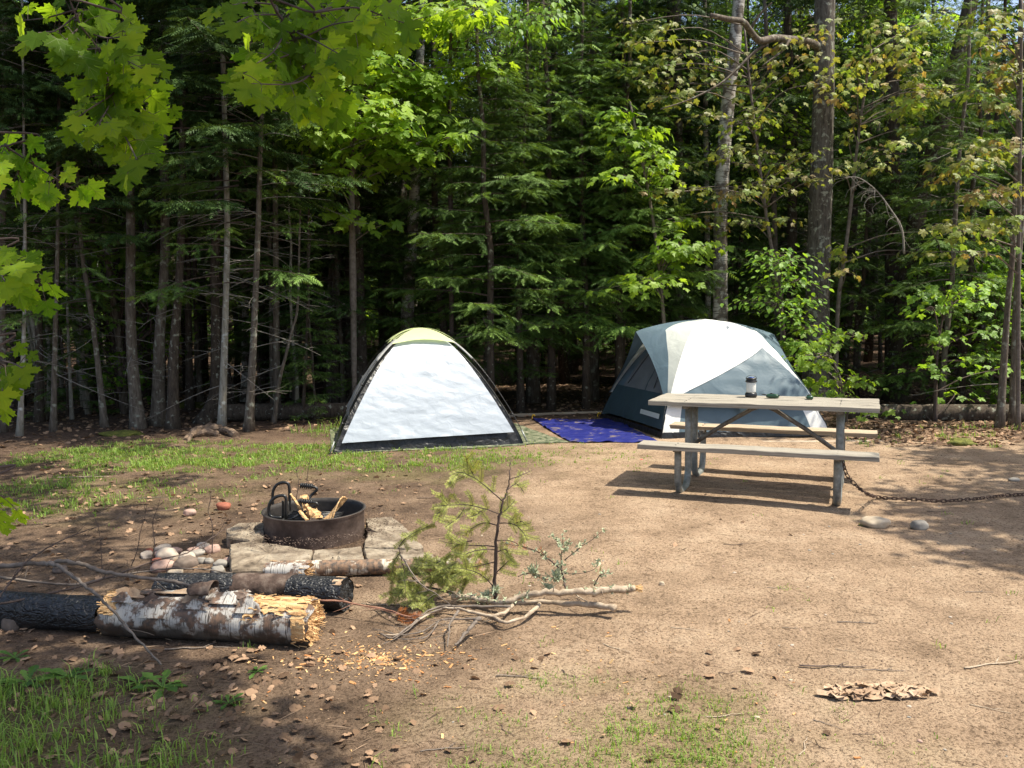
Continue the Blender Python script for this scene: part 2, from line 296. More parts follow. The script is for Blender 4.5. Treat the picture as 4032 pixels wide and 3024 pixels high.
# ------------------------------------------------------------------ ground
def fbm(x, y, s, seed=0):
    return mnoise.fractal(Vector((x*s+seed*7.1, y*s-seed*3.3, seed*1.7)), 1, 2, 4)
def gz(x, y):
    z = .012*mnoise.noise(Vector((x*1.3, y*1.3, 0)))+.007*mnoise.noise(Vector((x*4.5, y*4.5, 3)))+.02*mnoise.noise(Vector((x*.45, y*.45, 5)))
    k = min(1, max(0, (y-11.5)/6)); z += k*(.14*mnoise.noise(Vector((x*.35, y*.35, 9)))+.05*mnoise.noise(Vector((x*1.2, y*1.2, 2))))
    return z
def smooth(a, b, t): t = min(1, max(0, (t-a)/(b-a))); return t*t*(3-2*t)
def seg_d(x, y, pts):
    d = 9e9
    for (x0, y0), (x1, y1) in zip(pts, pts[1:]):
        t = min(1, max(0, ((x-x0)*(x1-x0)+(y-y0)*(y1-y0))/((x1-x0)**2+(y1-y0)**2))); d = min(d, math.hypot(x-x0-t*(x1-x0), y-y0-t*(y1-y0)))
    return d
g0 = lambda px, py: tuple(G(px, py)[:2])
FIRE = G(1262, 2105)[:2]
GRASS_STRIP = [g0(420, 1790), g0(800, 1800), g0(1150, 1800), g0(1350, 1830), g0(1700, 1815), g0(2150, 1800)]
def grass_density(x, y):
    n = fbm(x, y, 1.6, 3)
    d = seg_d(x, y, GRASS_STRIP); v = smooth(1.35, .35, d+.7*n+.35*fbm(x, y, 5.5, 4))*.95
    v *= smooth(.9, -1.2, x)*.6+.4
    v = max(v, .85*smooth(1.2, .2, math.hypot((x+4.0)/1.6, (y-7.4)/1.2)+.6*n))
    v = max(v, .6*smooth(1.1, .1, math.hypot((x+3.0)/.9, y-7.3)+.6*n))
    v = max(v, .95*smooth(1.1, .1, math.hypot(x+1.9, (y-2.9)/.9)+.5*n))
    v = max(v, .5*smooth(.9, .1, math.hypot((x+1.2)/1.2, (y-2.45)/.8)+.7*n))
    v = max(v, .95*smooth(1.0, .1, math.hypot((x-.4)/1.15, (y-2.8)/.95)+.5*n))
    v = max(v, .3*smooth(.5, .1, math.hypot((x-.2)/.9, (y-8.9)/.7)+.8*n))
    v = max(v, .7*smooth(.6, .2, math.hypot(x+2.4, (y-11.)/.7)+.6*n))
    if math.hypot(x-FIRE[0], y-FIRE[1]) < .95: v = 0
    return v*smooth(-.45, .1, fbm(x, y, 4.5, 12)+.15)
def sandiness(x, y):
    n = .5*fbm(x, y, .9, 1)+.25*fbm(x, y, 3.5, 2)
    b = -.75 + .10*(y-3) if y < 8 else -.25+.0*(y-8)      # boundary x of the sand
    s = smooth(-.7, 1.5, x-b+1.3*n)
    if y > 10.3: s *= smooth(12.8, 11.6, y+.3*n) if 0 < x < 4 else smooth(10.9+.0*x, 10.2, y+.3*n)
    return s
def litteriness(x, y):
    n = fbm(x, y, 1.1, 6)
    v = smooth(10.4, 11.6, y+.6*n-(.9 if 0<x<4 else 0)); v = max(v, smooth(-4.2, -5.2, x+.8*n)*.8)
    v = max(v, .9*smooth(10.3,9.6, -y+20.2+.3*n if x>4.1 else 99)*smooth(3.9,4.4,x))
    v = max(v, smooth(5.6, 6.3, x+.5*n)*smooth(4,8,y)); return v
def ground():
    def axis(lo, hi, c0, c1, fine, grow):
        a = list(np.arange(c0, c1, fine)); s = fine; v = a[-1]
        while v < hi: s *= grow; v += s; a.append(v)
        s = fine; v = c0; b = []
        while v > lo: s *= grow; v -= s; b.append(v)
        return np.array(b[::-1]+a)
    xs = axis(-70, 70, -6, 6, .05, 1.10); ys = axis(-40, 130, 1.6, 12.5, .05, 1.10)
    m = MB(); V = np.empty((len(ys), len(xs), 3)); nv = V.shape[0]*V.shape[1]
    sand = np.empty(nv); lit = np.empty(nv); gr = np.empty(nv); k = 0
    for j, y in enumerate(ys):
        for i, x in enumerate(xs):
            V[j, i] = (x, y, gz(x, y)); far = y > 20 or abs(x) > 14 or y < 0
            sand[k] = 0 if far else sandiness(x, y); lit[k] = 1 if far else litteriness(x, y); gr[k] = 0 if far else grass_density(x, y); k += 1
    a = np.arange(len(ys)-1)[:, None]*len(xs); b = np.arange(len(xs)-1)[None]
    m.add(V.reshape(-1, 3), np.stack([a+b, a+b+1, a+b+1+len(xs), a+b+len(xs)], -1).reshape(-1, 4))
    mt, n, l = mat('campsite_soil'); p = n['Principled BSDF']; tc = N(n,'TexCoord')
    def noise(scale, det=8, rough=.65): t = N(n,'TexNoise'); t.inputs['Scale'].default_value = scale; t.inputs['Detail'].default_value = det; t.inputs['Roughness'].default_value = rough; l.new(tc.outputs['Object'], t.inputs[0]); return t
    n1, n2, n3 = noise(2.2), noise(24, 6, .75), noise(75, 5, .7)
    at = {q: N(n,'Attribute', attribute_name=q) for q in ('sand','litter','turf')}
    rs = ramp(n, [(.3,(.225,.155,.101)),(.5,(.35,.248,.165)),(.72,(.45,.336,.232))]); l.new(n1.outputs[0], rs.inputs[0])
    rd = ramp(n, [(.3,(.06,.040,.028)),(.5,(.145,.098,.066)),(.72,(.24,.168,.115))]); l.new(n1.outputs[0], rd.inputs[0])
    rl = ramp(n, [(.3,(.04,.028,.02)),(.5,(.10,.065,.045)),(.72,(.19,.125,.09))]); l.new(n2.outputs[0], rl.inputs[0])
    def mix(fac, a, b, mode='MIX'):
        q = N(n,'MixRGB', blend_type=mode)
        if isinstance(fac, (int, float)): q.inputs[0].default_value = fac
        else: l.new(fac, q.inputs[0])
        for s, i in ((a,1),(b,2)):
            if isinstance(s, tuple): q.inputs[i].default_value = (*s, 1)
            else: l.new(s, q.inputs[i])
        return q.outputs[0]
    c = mix(at['sand'].outputs['Fac'], rd.outputs[0], rs.outputs[0]); c = mix(at['litter'].outputs['Fac'], c, rl.outputs[0])
    tf = N(n,'Math', operation='MULTIPLY'); l.new(at['turf'].outputs['Fac'], tf.inputs[0]); tf.inputs[1].default_value = .45
    c = mix(tf.outputs[0], c, (.12,.12,.035))
    sp = ramp(n, [(.36,(.30,.27,.24)),(.47,(1,1,1)),(.70,(1.0,1.0,1.0)),(.78,(1.25,1.22,1.2))]); l.new(n2.outputs[0], sp.inputs[0]); pm = ramp(n, [(.3,(1,1,1)),(.6,(.35,.35,.35))]); l.new(noise(1.1, 5, .6).outputs[0], pm.inputs[0]); c = mix(pm.outputs[0], c, sp.outputs[0], 'MULTIPLY')
    s3 = ramp(n, [(.40,(.42,.38,.35)),(.50,(1.08,1.07,1.06))]); l.new(n3.outputs[0], s3.inputs[0]); c = mix(.8, c, s3.outputs[0], 'MULTIPLY')
    l.new(c, p.inputs['Base Color']); p.inputs['Roughness'].default_value = .95; p.inputs['Specular IOR Level'].default_value = .15
    ad = N(n,'Math', operation='MULTIPLY_ADD'); l.new(n2.outputs[0], ad.inputs[0]); ad.inputs[1].default_value = 1.6; l.new(n3.outputs[0], ad.inputs[2])
    bp = N(n,'Bump'); bp.inputs['Strength'].default_value = .9; bp.inputs['Distance'].default_value = .014; l.new(ad.outputs[0], bp.inputs['Height']); l.new(bp.outputs[0], p.inputs['Normal'])
    b2 = N(n,'Bump'); b2.inputs['Strength'].default_value = .8; b2.inputs['Distance'].default_value = .05; l.new(noise(7, 4, .6).outputs[0], b2.inputs['Height']); l.new(b2.outputs[0], bp.inputs['Normal'])
    me = m.mesh('ground', mt)
    for q, arr in (('sand', sand), ('litter', lit), ('turf', gr)):
        a = me.attributes.new(q, 'FLOAT', 'POINT'); a.data.foreach_set('value', arr.astype(np.float32))
    setting(link('ground', me))
ground()
# ------------------------------------------------------------------ forest generators
def fir_crown(seed, H, zlo, R, nb, mats, card=.13, bare=0, lay=0.0, droop=.3, trunk=True, tr=.05):
    g = np.random.RandomState(seed); m = MB(); pos=[]; X=[]; Z=[]; S=[]; RR=[]
    for i in range(nb):
        u = (i+g.rand())/nb; z = zlo+(H-zlo)*u; a = i*2.39996+g.randn()*.4
        L = max(.18, R*(1-u**1.15)*g.uniform(.6, 1.12)+.12); d = np.array([cos(a), sin(a), 0]); sd = np.array([-sin(a), cos(a), 0])
        t = np.linspace(0, 1, 7); up = g.uniform(.0, .22); dr = g.uniform(.6, 1.3)*droop
        pts = d*(L*t)[:, None]+np.array([0, 0, 1])*(z+L*(up*t-dr*t*t+.12*t**3))[:, None]+sd*(L*.06*np.sin(t*3+i))[:, None]
        tube(m, pts, np.linspace(.004+.006*L, .002, 7), 3, 1, cap=False)
        nt_ = int(L/.075)
        for q in range(1, nt_+1):
            tt = q/nt_; 
            if tt < .12+.25*(z < zlo+1.2): continue
            c = np.array([np.interp(tt, t, pts[:, k]) for k in range(3)])
            for s in (-1, 1):
                if g.rand() < .1: continue
                l = L*.5*(1-tt)**.75*g.uniform(.6, 1.15)+.08; al = math.radians(g.uniform(38, 65))
                td = d*cos(al)+sd*s*sin(al)+np.array([0, 0, g.uniform(-.55, .05)]); n = max(1, int(l/.07))
                k = np.arange(n)+g.rand(n)*.6; pp = c+td*(k*l/n)[:, None]
                pos.append(pp); sg = np.where(np.arange(n) % 2 == 0, 1, -1)*g.uniform(.2, .9, n)
                lat = np.cross([0, 0, 1], td); dd = td[None]+lat[None]*sg[:, None]+np.array([0, 0, 1])*g.uniform(-.6, .12, n)[:, None]
                X.append(dd); Z.append(np.array([0, 0, 1])+g.randn(n, 3)*.5); S.append(card*g.uniform(.75, 1.3, n))
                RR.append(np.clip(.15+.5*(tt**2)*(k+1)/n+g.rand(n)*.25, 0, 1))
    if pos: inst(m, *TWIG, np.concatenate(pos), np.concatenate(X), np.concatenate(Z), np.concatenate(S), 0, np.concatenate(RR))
    return m.mesh('crown', mats, smooth=False)
def clump_leaves(g, c, r, n, flat=.35):
    p = g.randn(n, 3)*.5; p[:, 2] *= flat; return np.asarray(c)+p*r
def hardwood_crown(seed, R, Hc, nclump, nleaf, size, mats, tmpl=LEAF_FAR, z0=0, shell=.5):
    g = np.random.RandomState(seed); m = MB(); 
    for i in range(nclump):
        v = norm(g.randn(3)); q = g.uniform(shell, 1)**.5; c = np.array([v[0]*R*q, v[1]*R*q, z0+Hc/2+v[2]*Hc/2*q])
        rr = g.uniform(.35, .7)*max(.6, R/3.5); n = int(nleaf*g.uniform(.6, 1.3)); p = clump_leaves(g, c, rr, n, .6)
        d = g.randn(n, 3); d[:, 2] = -np.abs(d[:, 2])*.4; inst(m, *tmpl, p, d, np.array([0, 0, 1])+g.randn(n, 3)*.45, size*g.uniform(.6, 1.2, n), 0, g.rand(n))
        b = np.array([0, 0, z0+Hc*.1+.5*(c[2]-z0)*g.uniform(.3, .9)]); tube(m, spline([b, (b+c)/2+g.randn(3)*.15, c], 6), np.linspace(.03, .006, 6), 4, 1, cap=False)
    return m.mesh('crown', mats, smooth=False)
def dead_twigs(seed, z0, z1, n, L, axis=None, r0=.007, curl=.6, m=None, mi=1, off=(0,0,0)):
    g = np.random.RandomState(seed); m = m or MB(); off = np.asarray(off)
    for i in range(n):
        z = g.uniform(z0, z1); a = g.uniform(0, 2*pi); l = L*g.uniform(.3, 1.1); c = np.array([0, 0, z]) if axis is None else axis(z)
        d = np.array([cos(a), sin(a), 0]); t = np.linspace(0, 1, 6); k = g.uniform(-.35, .3); cu = g.uniform(-curl, curl); sd = np.array([-d[1], d[0], 0])
        p = c+d*(l*t)[:, None]+sd*(cu*l*t*t)[:, None]+np.array([0, 0, 1])*(l*(k*t-.15*t*t))[:, None]; tube(m, p+off, np.linspace(r0*(.5+l*.5), .0015, 6), 4, mi, cap=False)
        for q in range(g.randint(1, 6)):
            tt = g.uniform(.25, .9); b = c+d*l*tt+sd*cu*l*tt*tt+np.array([0, 0, l*(k*tt-.15*tt*tt)]); s = g.choice([-1, 1]); ll = l*g.uniform(.15, .4)
            e = b+ll*(d*.7+sd*s*.7+np.array([0, 0, g.uniform(-.3, .3)])); tube(m, np.array([b, (b+e)/2+g.randn(3)*.02, e])+off, [.0035, .0025, .001], 3, mi, cap=False)
    return m
def trunk_mesh(pts, rad, mat_, origin, sides=10, seed=0, wob=.06, flare=1.5, dead=None):
    g = np.random.RandomState(seed); p = spline(pts, max(10, len(pts)*5)); n = len(p)
    t = np.linspace(0, len(rad)-1, n); r = np.interp(t, np.arange(len(rad)), rad); h = p[:, 2]-p[0, 2]; r = r*(1+(flare-1)*np.exp(-h/.22))*(1+wob*g.randn(n)*.4)
    m = MB(); tube(m, p, r, sides)
    if dead: dead_twigs(*dead, m=m, off=origin)
    return m.mesh('trunk', [mat_, M_DEADT], True, origin)
def px_trunk(pts, d=None):                              # [(px, py, width)] from the base upwards; base on the ground
    b = G(pts[0][0], pts[0][1]); y = d or b[1]; b = P(pts[0][0], pts[0][1], y)
    W = [np.array([b[0], y, gz(b[0], y)-.05])]; R = [pts[0][2]/2*y/F]
    for px, py, w_ in pts[1:]: q = P(px, py, y); W.append(q); R.append(w_/2*y/F)
    return np.array(W), R
CROWN = {}
def fir_var(k): return CROWN[('fir', k)]
for k, (H, zl, R, nb, dm) in enumerate([(8.5, .5, 1.8, 84, 0), (10, .8, 1.9, 84, 1), (6.5, .3, 1.55, 74, 0), (12, 1.4, 2.0, 86, 1), (7.5, 1.25, 1.7, 78, 0)]):
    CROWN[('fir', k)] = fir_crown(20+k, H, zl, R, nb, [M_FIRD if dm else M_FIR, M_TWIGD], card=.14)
for k, (H, zl, R, nb) in enumerate([(14, 4.2, 1.9, 84), (12.5, 3.2, 1.6, 74)]):
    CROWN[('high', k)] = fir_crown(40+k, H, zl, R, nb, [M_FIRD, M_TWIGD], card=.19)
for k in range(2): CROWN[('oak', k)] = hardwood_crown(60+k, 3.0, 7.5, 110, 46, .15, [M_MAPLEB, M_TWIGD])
CROWN[('bush', 0)] = hardwood_crown(70, 1.0, 2.6, 34, 34, .085, [M_MAPLEB, M_TWIGD], LEAF_MID, z0=.2, shell=.1)
CROWN[('bush', 1)] = hardwood_crown(71, 1.3, 3.6, 44, 36, .09, [M_MAPLEB, M_TWIGD], LEAF_MID, z0=.6, shell=.1)
def simple_trunk(H, r, mat_, seed, dead=0):
    g = np.random.RandomState(seed); z = np.linspace(-.1, H, 9); p = np.stack([np.cumsum(g.randn(9)*.05), np.cumsum(g.randn(9)*.05), z], -1); p[:, :2] -= p[0, :2]
    m = MB(); tube(m, p, np.linspace(r, r*.25, 9)*np.r_[1.3, np.ones(8)], 7)
    if dead: dead_twigs(seed+80, .6, 4.8, dead, .8, m=m, axis=lambda q: np.array([np.interp(q, z, p[:, 0]), np.interp(q, z, p[:, 1]), q]))
    return m.mesh('trunk', [mat_, M_DEADT])
for k in range(2): CROWN[('sparse', k)] = fir_crown(50+k, 9.5, 2.1, 1.35, 40, [M_FIR, M_TWIGD], card=.13)
TR = {'fir': [simple_trunk(8.4, .07, M_BARKD, 1), simple_trunk(9.8, .09, M_BARK, 2), simple_trunk(6.4, .055, M_BARKD, 3), simple_trunk(11.8, .11, M_BARK, 4), simple_trunk(7.4, .07, M_BARKD, 14)],
      'high': [simple_trunk(13.8, .13, M_BARK, 5, 26), simple_trunk(12.4, .10, M_BARKD, 6, 26)], 'oak': [simple_trunk(13, .15, M_BARK, 7), simple_trunk(13, .12, M_BARKL, 8)],
      'pole': [simple_trunk(7.5, .045, M_BARK, 9, 26), simple_trunk(6.5, .035, M_BARKL, 10, 26), simple_trunk(8.5, .06, M_BARKD, 11, 26)], 'bush': [simple_trunk(2.4, .018, M_TWIGD, 12), simple_trunk(3.6, .022, M_TWIGD, 13)]}
FILL = {'fir': ('fir_tree', 'dark bushy fir tree standing back in the shaded forest', 'fir tree', 'fir trees back in the forest'),
        'high': ('fir_tree', 'tall fir tree with bare lower trunk back in the shaded forest', 'fir tree', 'tall bare-stemmed firs back in the forest'),
        'oak': ('broadleaf_tree', 'tall broadleaf tree back in the forest with crown above the firs', 'tree', 'tall broadleaf trees back in the forest'),
        'pole': ('sparse_sapling', 'thin sparse sapling with dead lower twigs among the dark trunks of the forest', 'sapling', 'sparse saplings in the forest'),
        'bush': ('broadleaf_sapling', 'leafy green sapling in the shade of the forest', 'sapling', 'leafy saplings in the forest shade')}
def plant(kind, k, x, y, s, rot):
    nm, lb, ct, gp = FILL[kind]; t = thing(nm, lb, ct, (x, y, gz(x, y)-.03), gp); t.scale = (s, s, s); t.rotation_euler = (0, 0, rot)
    link('trunk', TR[kind][k], t)
    if kind in ('fir', 'high', 'bush'): link('crown', CROWN[(kind, k)], t)
    elif kind == 'pole' and (int(x*7) % 2): link('crown', CROWN[('sparse', k % 2)], t).scale = (.75, .75, .72)
    elif kind == 'oak': link('crown', CROWN[(kind, k)], t, (0, 0, 5.8))
    return t
g = np.random.RandomState(11)
y = 12.6
while y < 46:
    step = 1.42+.045*(y-12); x = -(.64*y+3)+g.rand()*step
    while x < .64*y+8:
        xx, yy = x+g.randn()*.35*step, y+g.randn()*.35*step
        u = xx/yy; q = g.rand()
        tall_ok = not ((18.8 < yy < 21 and -6.2 < xx < .5) or (yy < 14.6 and 3.2 < xx < 6.6) or (15 < yy < 17.6 and 2.5 < xx < 10) or (yy < 13.6 and xx > -4))
        if yy > 12.2 and not (yy < 13.6 and -3.0 < xx < 5):
            if u < -.24:   kind = 'high' if q < .28 else 'pole' if q < .52 else 'fir' if q < .74 and yy > 14 else 'bush' if q < .87 else 'oak' if q < .92 else 'pole'
            elif u < .08:  kind = 'fir' if q < .5 else 'high' if q < .72 else 'oak' if q < .82 else 'pole' if q < .92 else 'bush'
            else:          kind = 'fir' if q < .40 else 'oak' if q < .54 else 'high' if q < .74 else 'bush' if q < .86 else 'pole'
            if yy < 14.5 and kind in ('oak',): kind = 'high'
            if not tall_ok and kind in ('oak', 'high', 'fir'): kind = 'bush' if xx > 0 and g.rand() < .4 else 'pole'
            plant(kind, g.randint(len(TR[kind])), xx, yy, g.uniform(.8, 1.2), g.rand()*6.28)
        x += step*g.uniform(.8, 1.3)
    y += step*1.0
# the far wood seen as one mass between the trees
def far_wood():
    g = np.random.RandomState(5); m = MB(); n = 60000
    x = g.uniform(-42, 46, n); y = g.uniform(47, 56, n); z = g.uniform(0, 1, n)**1.15*(15+4*np.sin(x*.35)+3*np.sin(x*.9+1)); 
    d = g.randn(n, 3); inst(m, *LEAF_FAR, np.stack([x, y, z], -1), d, g.randn(n, 3)+np.array([0, -.5, 1]), g.uniform(.4, .95, n), 0, g.rand(n))
    for i in range(70):
        xx, yy = g.uniform(-40, 44), g.uniform(46.5, 55); tube(m, [(xx, yy, -.3), (xx+g.randn()*.2, yy, 8), (xx+g.randn()*.5, yy, 15)], [.2, .15, .05], 6, 1)
    o = link('distant_forest', m.mesh('distant_forest', [M_MAPLEB, M_BARKD], False)); tag(o, 'dim wall of far woodland closing the view behind the nearer trees', 'forest'); o['kind'] = 'stuff'
far_wood()
# ------------------------------------------------------------------ the trees one can tell apart
def px_tree(name, label, cat, pts, bark, d=None, crown=None, top=11.5, seed=0, dead=0, deadL=.9, sides=10, group=None, flare=1.5, deadz=None):
    W, R = px_trunk(pts, d); b = W[0]; dirv = norm(W[-1]-W[-2]); dirv[1] += .0
    while W[-1][2] < top:
        q = W[-1]+dirv*min(3., max(1., top-W[-1][2])); dirv = norm(dirv*.8+np.array([0, 0, .2])); W = np.vstack([W, q]); R.append(R[-1]*.8)
    t = thing(name, label, cat, b, group)
    ax = lambda z: np.array([np.interp(z+b[2], W[:, 2], W[:, 0])-b[0], np.interp(z+b[2], W[:, 2], W[:, 1])-b[1], z])
    z0, z1 = deadz or (.5, 5.2); link('trunk', trunk_mesh(W, R, bark, b, sides, seed, flare=flare, dead=(seed+500, z0, z1, dead, deadL, ax) if dead else None), t)
    if crown:
        for (kind, k, z, s, rot) in crown:
            xy = [np.interp(z+b[2], W[:, 2], W[:, c]) - b[c] for c in (0, 1)]
            o = link('crown', CROWN[(kind, k)], t, (xy[0], xy[1]+(1.6 if kind == 'oak' and b[0] > -2.5 else 0), 0 if kind in ('fir', 'high', 'sparse') else z)); o.scale = (s, s, s); o.rotation_euler = (0, 0, rot)
    return t, b
H = lambda s=1, r=0, k=0: [('high', k, 0, s, r), ('sparse', k, 0, s, r+1)]
TL = [
 ('fir_tree','slender pale grey trunk nearest the camera at the clearing edge, rooted by the torn stump','fir tree',[(872,1690,30),(886,1300,25),(895,900,22),(885,500,19),(872,0,17)],M_BARKL,H(.9,1),26),
 ('fir_tree','straight brown-grey trunk just right of the pale slender trunk','fir tree',[(978,1697,34),(1000,1300,25),(1016,900,21),(1028,500,18),(1042,200,16)],M_BARK,H(.9,2,1),24),
 ('broadleaf_tree','grey trunk with a bend near its foot, leaning left','tree',[(545,1685,50),(522,1430,42),(513,1180,38),(515,900,34),(508,600,30),(500,300,27)],M_BARK,[('oak',0,6,.8,0)],8),
 ('broadleaf_tree','thick grey trunk, left one of a close pair, reaching the top of the photo','tree',[(621,1674,52),(628,1340,40),(650,1000,34),(645,600,33),(640,200,30),(646,0,28)],M_BARK,[('oak',1,6,.9,2)],9),
 ('broadleaf_tree','grey trunk, right one of a close pair, leaning slightly right','tree',[(680,1668,48),(684,1400,36),(706,1100,31),(716,800,27),(720,500,25)],M_BARKD,[('oak',0,7,.7,4)],8),
 ('broadleaf_tree','dark trunk with a swept curved foot just behind the torn stump','tree',[(800,1660,64),(845,1560,44),(850,1350,36),(846,1000,32),(870,600,28),(880,300,26)],M_BARKD,[('oak',1,7,.8,1)],6),
 ('fir_tree','thin trunk leaning left at the left end of the grass','fir tree',[(414,1684,26),(373,1330,20),(342,1121,17),(320,963,15),(300,600,13)],M_BARK,H(.8,3,1),16),
 ('fir_tree','thin upright trunk at the left clearing edge','fir tree',[(209,1700,24),(218,1280,18),(226,1000,15),(230,500,12)],M_BARK,H(.75,4),18),
 ('fir_tree','stout short-branched dark trunk left of the thin upright one','fir tree',[(155,1660,34),(153,1280,28),(150,800,24),(146,300,20)],M_BARKD,H(.9,5,1),20),
 ('dead_sapling','pale thin sapling closest to the left edge of the photo','sapling',[(76,1716,22),(95,1280,14),(98,900,12),(92,400,9)],M_BARKL,None,22),
 ('dead_sapling','very thin pale sapling between the thin upright and leaning trunks','sapling',[(283,1650,14),(268,1300,10),(262,1000,9),(262,500,7)],M_BARKL,None,22),
 ('fir_tree','dark trunk with a sunlit pale foot deep behind the leaning trunks','fir tree',[(326,1560,26),(305,1280,20),(300,900,18),(298,500,16)],M_BARKD,H(.9,0),10),
 ('fir_tree','dark straight trunk between the close pair and the curved-foot trunk','fir tree',[(747,1609,30),(742,1280,27),(740,900,24),(745,300,20)],M_BARKD,H(1,1,1),10),
 ('dead_sapling','thin bare sapling behind the curved-foot trunk','sapling',[(791,1590,22),(770,1200,16),(765,800,14),(760,300,12)],M_BARK,None,16),
 ('birch_tree','slim sunlit birch trunk right of the pale slender trunk','birch',[(966,1560,34),(966,1200,26),(962,963,24),(955,500,20)],M_BIRCH,[('oak',0,8,.7,2)],4),
 ('dead_sapling','thin crooked sapling curving right near the small tent','sapling',[(1076,1668,18),(1100,1500,14),(1125,1400,12),(1150,1300,11),(1172,1200,10),(1180,900,8)],M_BARK,None,14),
 ('fir_tree','straight dark trunk beside the crooked sapling','fir tree',[(1092,1650,30),(1088,1250,24),(1085,900,22),(1080,400,18)],M_BARK,H(.9,2),14),
 ('dead_sapling','thinnest dark sapling left of the small tent','sapling',[(1190,1655,15),(1210,1280,11),(1215,900,9)],M_BARKD,None,14),
 ('fir_tree','dark trunk partly behind the small tent on its left','fir tree',[(1329,1600,44),(1320,1250,34),(1318,900,30),(1310,400,26)],M_BARKD,[('fir',1,0,1,0)],6),
 ('birch_tree','white dead birch trunk deep between the left trunks','birch',[(596,1500,52),(592,1200,48),(590,900,44),(588,600,40),(588,300,36)],M_BIRCH,None,8),
 ('fir_tree','grey trunk farthest left in the photo at the frame edge','fir tree',[(8,1700,30),(10,1200,24),(14,600,20)],M_BARK,H(.9,2),18),
]
for i, (nm, lb, ct, pts, bk, cr, dd) in enumerate(TL):
    dep = {4: 11.6, 19: 17.5, 14: 15.5}.get(i); px_tree(nm, lb, ct, pts, bk, dep, cr, seed=100+i, dead=int(dd*1.15), deadL=1.05)
g = np.random.RandomState(77)
for i in range(46):                                      # more slim stems behind, left part of the wood
    px = g.uniform(-100, 1500); d = g.uniform(12.3, 19); x = (px-2016)/F*d; k = g.randint(3); plant('pole', k, x, d, g.uniform(.9, 1.5), g.rand()*6.28)
TRR = [
 ('fir_tree','thickest trunk, dark grey, behind the right end of the picnic table','tree',[(3212,1600,104),(3216,1300,94),(3224,1000,88),(3236,600,82),(3244,300,78),(3248,0,72)],M_BARKG,13.0,None,0),
 ('birch_tree','white birch leaning right between the large tent and the thick trunk','birch',[(2838,1450,62),(2836,1180,58),(2838,800,54),(2862,450,50),(2890,200,48),(2910,0,44)],M_BIRCH,13.4,None,0),
 ('birch_tree','slim white birch left of the leaning birch','birch',[(2788,1450,24),(2787,1107,22),(2780,600,19),(2775,74,16)],M_BIRCH,14.5,None,0),
 ('fir_tree','straight dark conifer trunk right of the thickest trunk','fir tree',[(3520,1560,64),(3516,1000,58),(3512,500,54),(3506,0,46)],M_BARKD,14.5,[('sparse',0,0,1.1,1)],10),
 ('fir_tree','dark conifer trunk leaning right near the right edge','fir tree',[(3530,1500,80),(3580,1070,70),(3620,812,64),(3735,369,58),(3824,0,52)],M_BARKD,14.0,[('sparse',1,0,1.1,3)],12),
 ('broadleaf_tree','slim grey trunk at the right frame edge, lower part in shade','tree',[(3935,1700,30),(3968,1200,22),(3990,959,20),(4012,400,18),(4020,0,16)],M_BARK,10.8,None,4),
 ('broadleaf_tree','second slim grey trunk just right of the edge one','tree',[(3985,1705,26),(4000,1200,22),(4030,800,18)],M_BARK,11.0,None,4),
 ('birch_tree','cream birch trunk behind the small tent with bark rings','birch',[(1590,1500,52),(1606,1200,50),(1622,940,46),(1637,663,42),(1652,283,34),(1658,84,30)],M_BIRCH,14.0,None,4),
 ('fir_tree','dark crooked trunk above the left edge of the small tent','tree',[(1425,1500,50),(1411,1000,40),(1392,700,30),(1381,512,22),(1384,200,16)],M_BARKD,13.5,None,6),
]
BIG = None
for i, (nm, lb, ct, pts, bk, dep, cr, dd) in enumerate(TRR):
    t, b = px_tree(nm, lb, ct, pts, bk, dep, cr, seed=200+i, dead=dd, deadL=1.3)
    if i == 0: BIG = (t, b)
# the crooked limb of the thickest trunk
m = MB(); lb_ = [(3234,190),(3180,165),(3110,155),(3049,150),(2990,160),(2952,120),(2925,85),(2870,75),(2800,60)]
pp = np.array([P(x, y_, 13.0-.25*i) for i, (x, y_) in enumerate(lb_)]); tube(m, spline(pp, 30), np.linspace(.062, .03, 30), 8)
for a, bq in (((3049,150),[(2960,215),(2850,320),(2720,390),(2600,430)]), ((2952,120),[(2990,60),(3040,10)]), ((3110,155),[(3080,200),(3000,260)])):
    q = np.array([P(a[0], a[1], 12.2)]+[P(x, y_, 12.1-.1*i) for i, (x, y_) in enumerate(bq)]); tube(m, spline(q, 16), np.linspace(.026, .008, 16), 6)
link('limb', m.mesh('limb', M_BARK, True, BIG[1]), BIG[0])
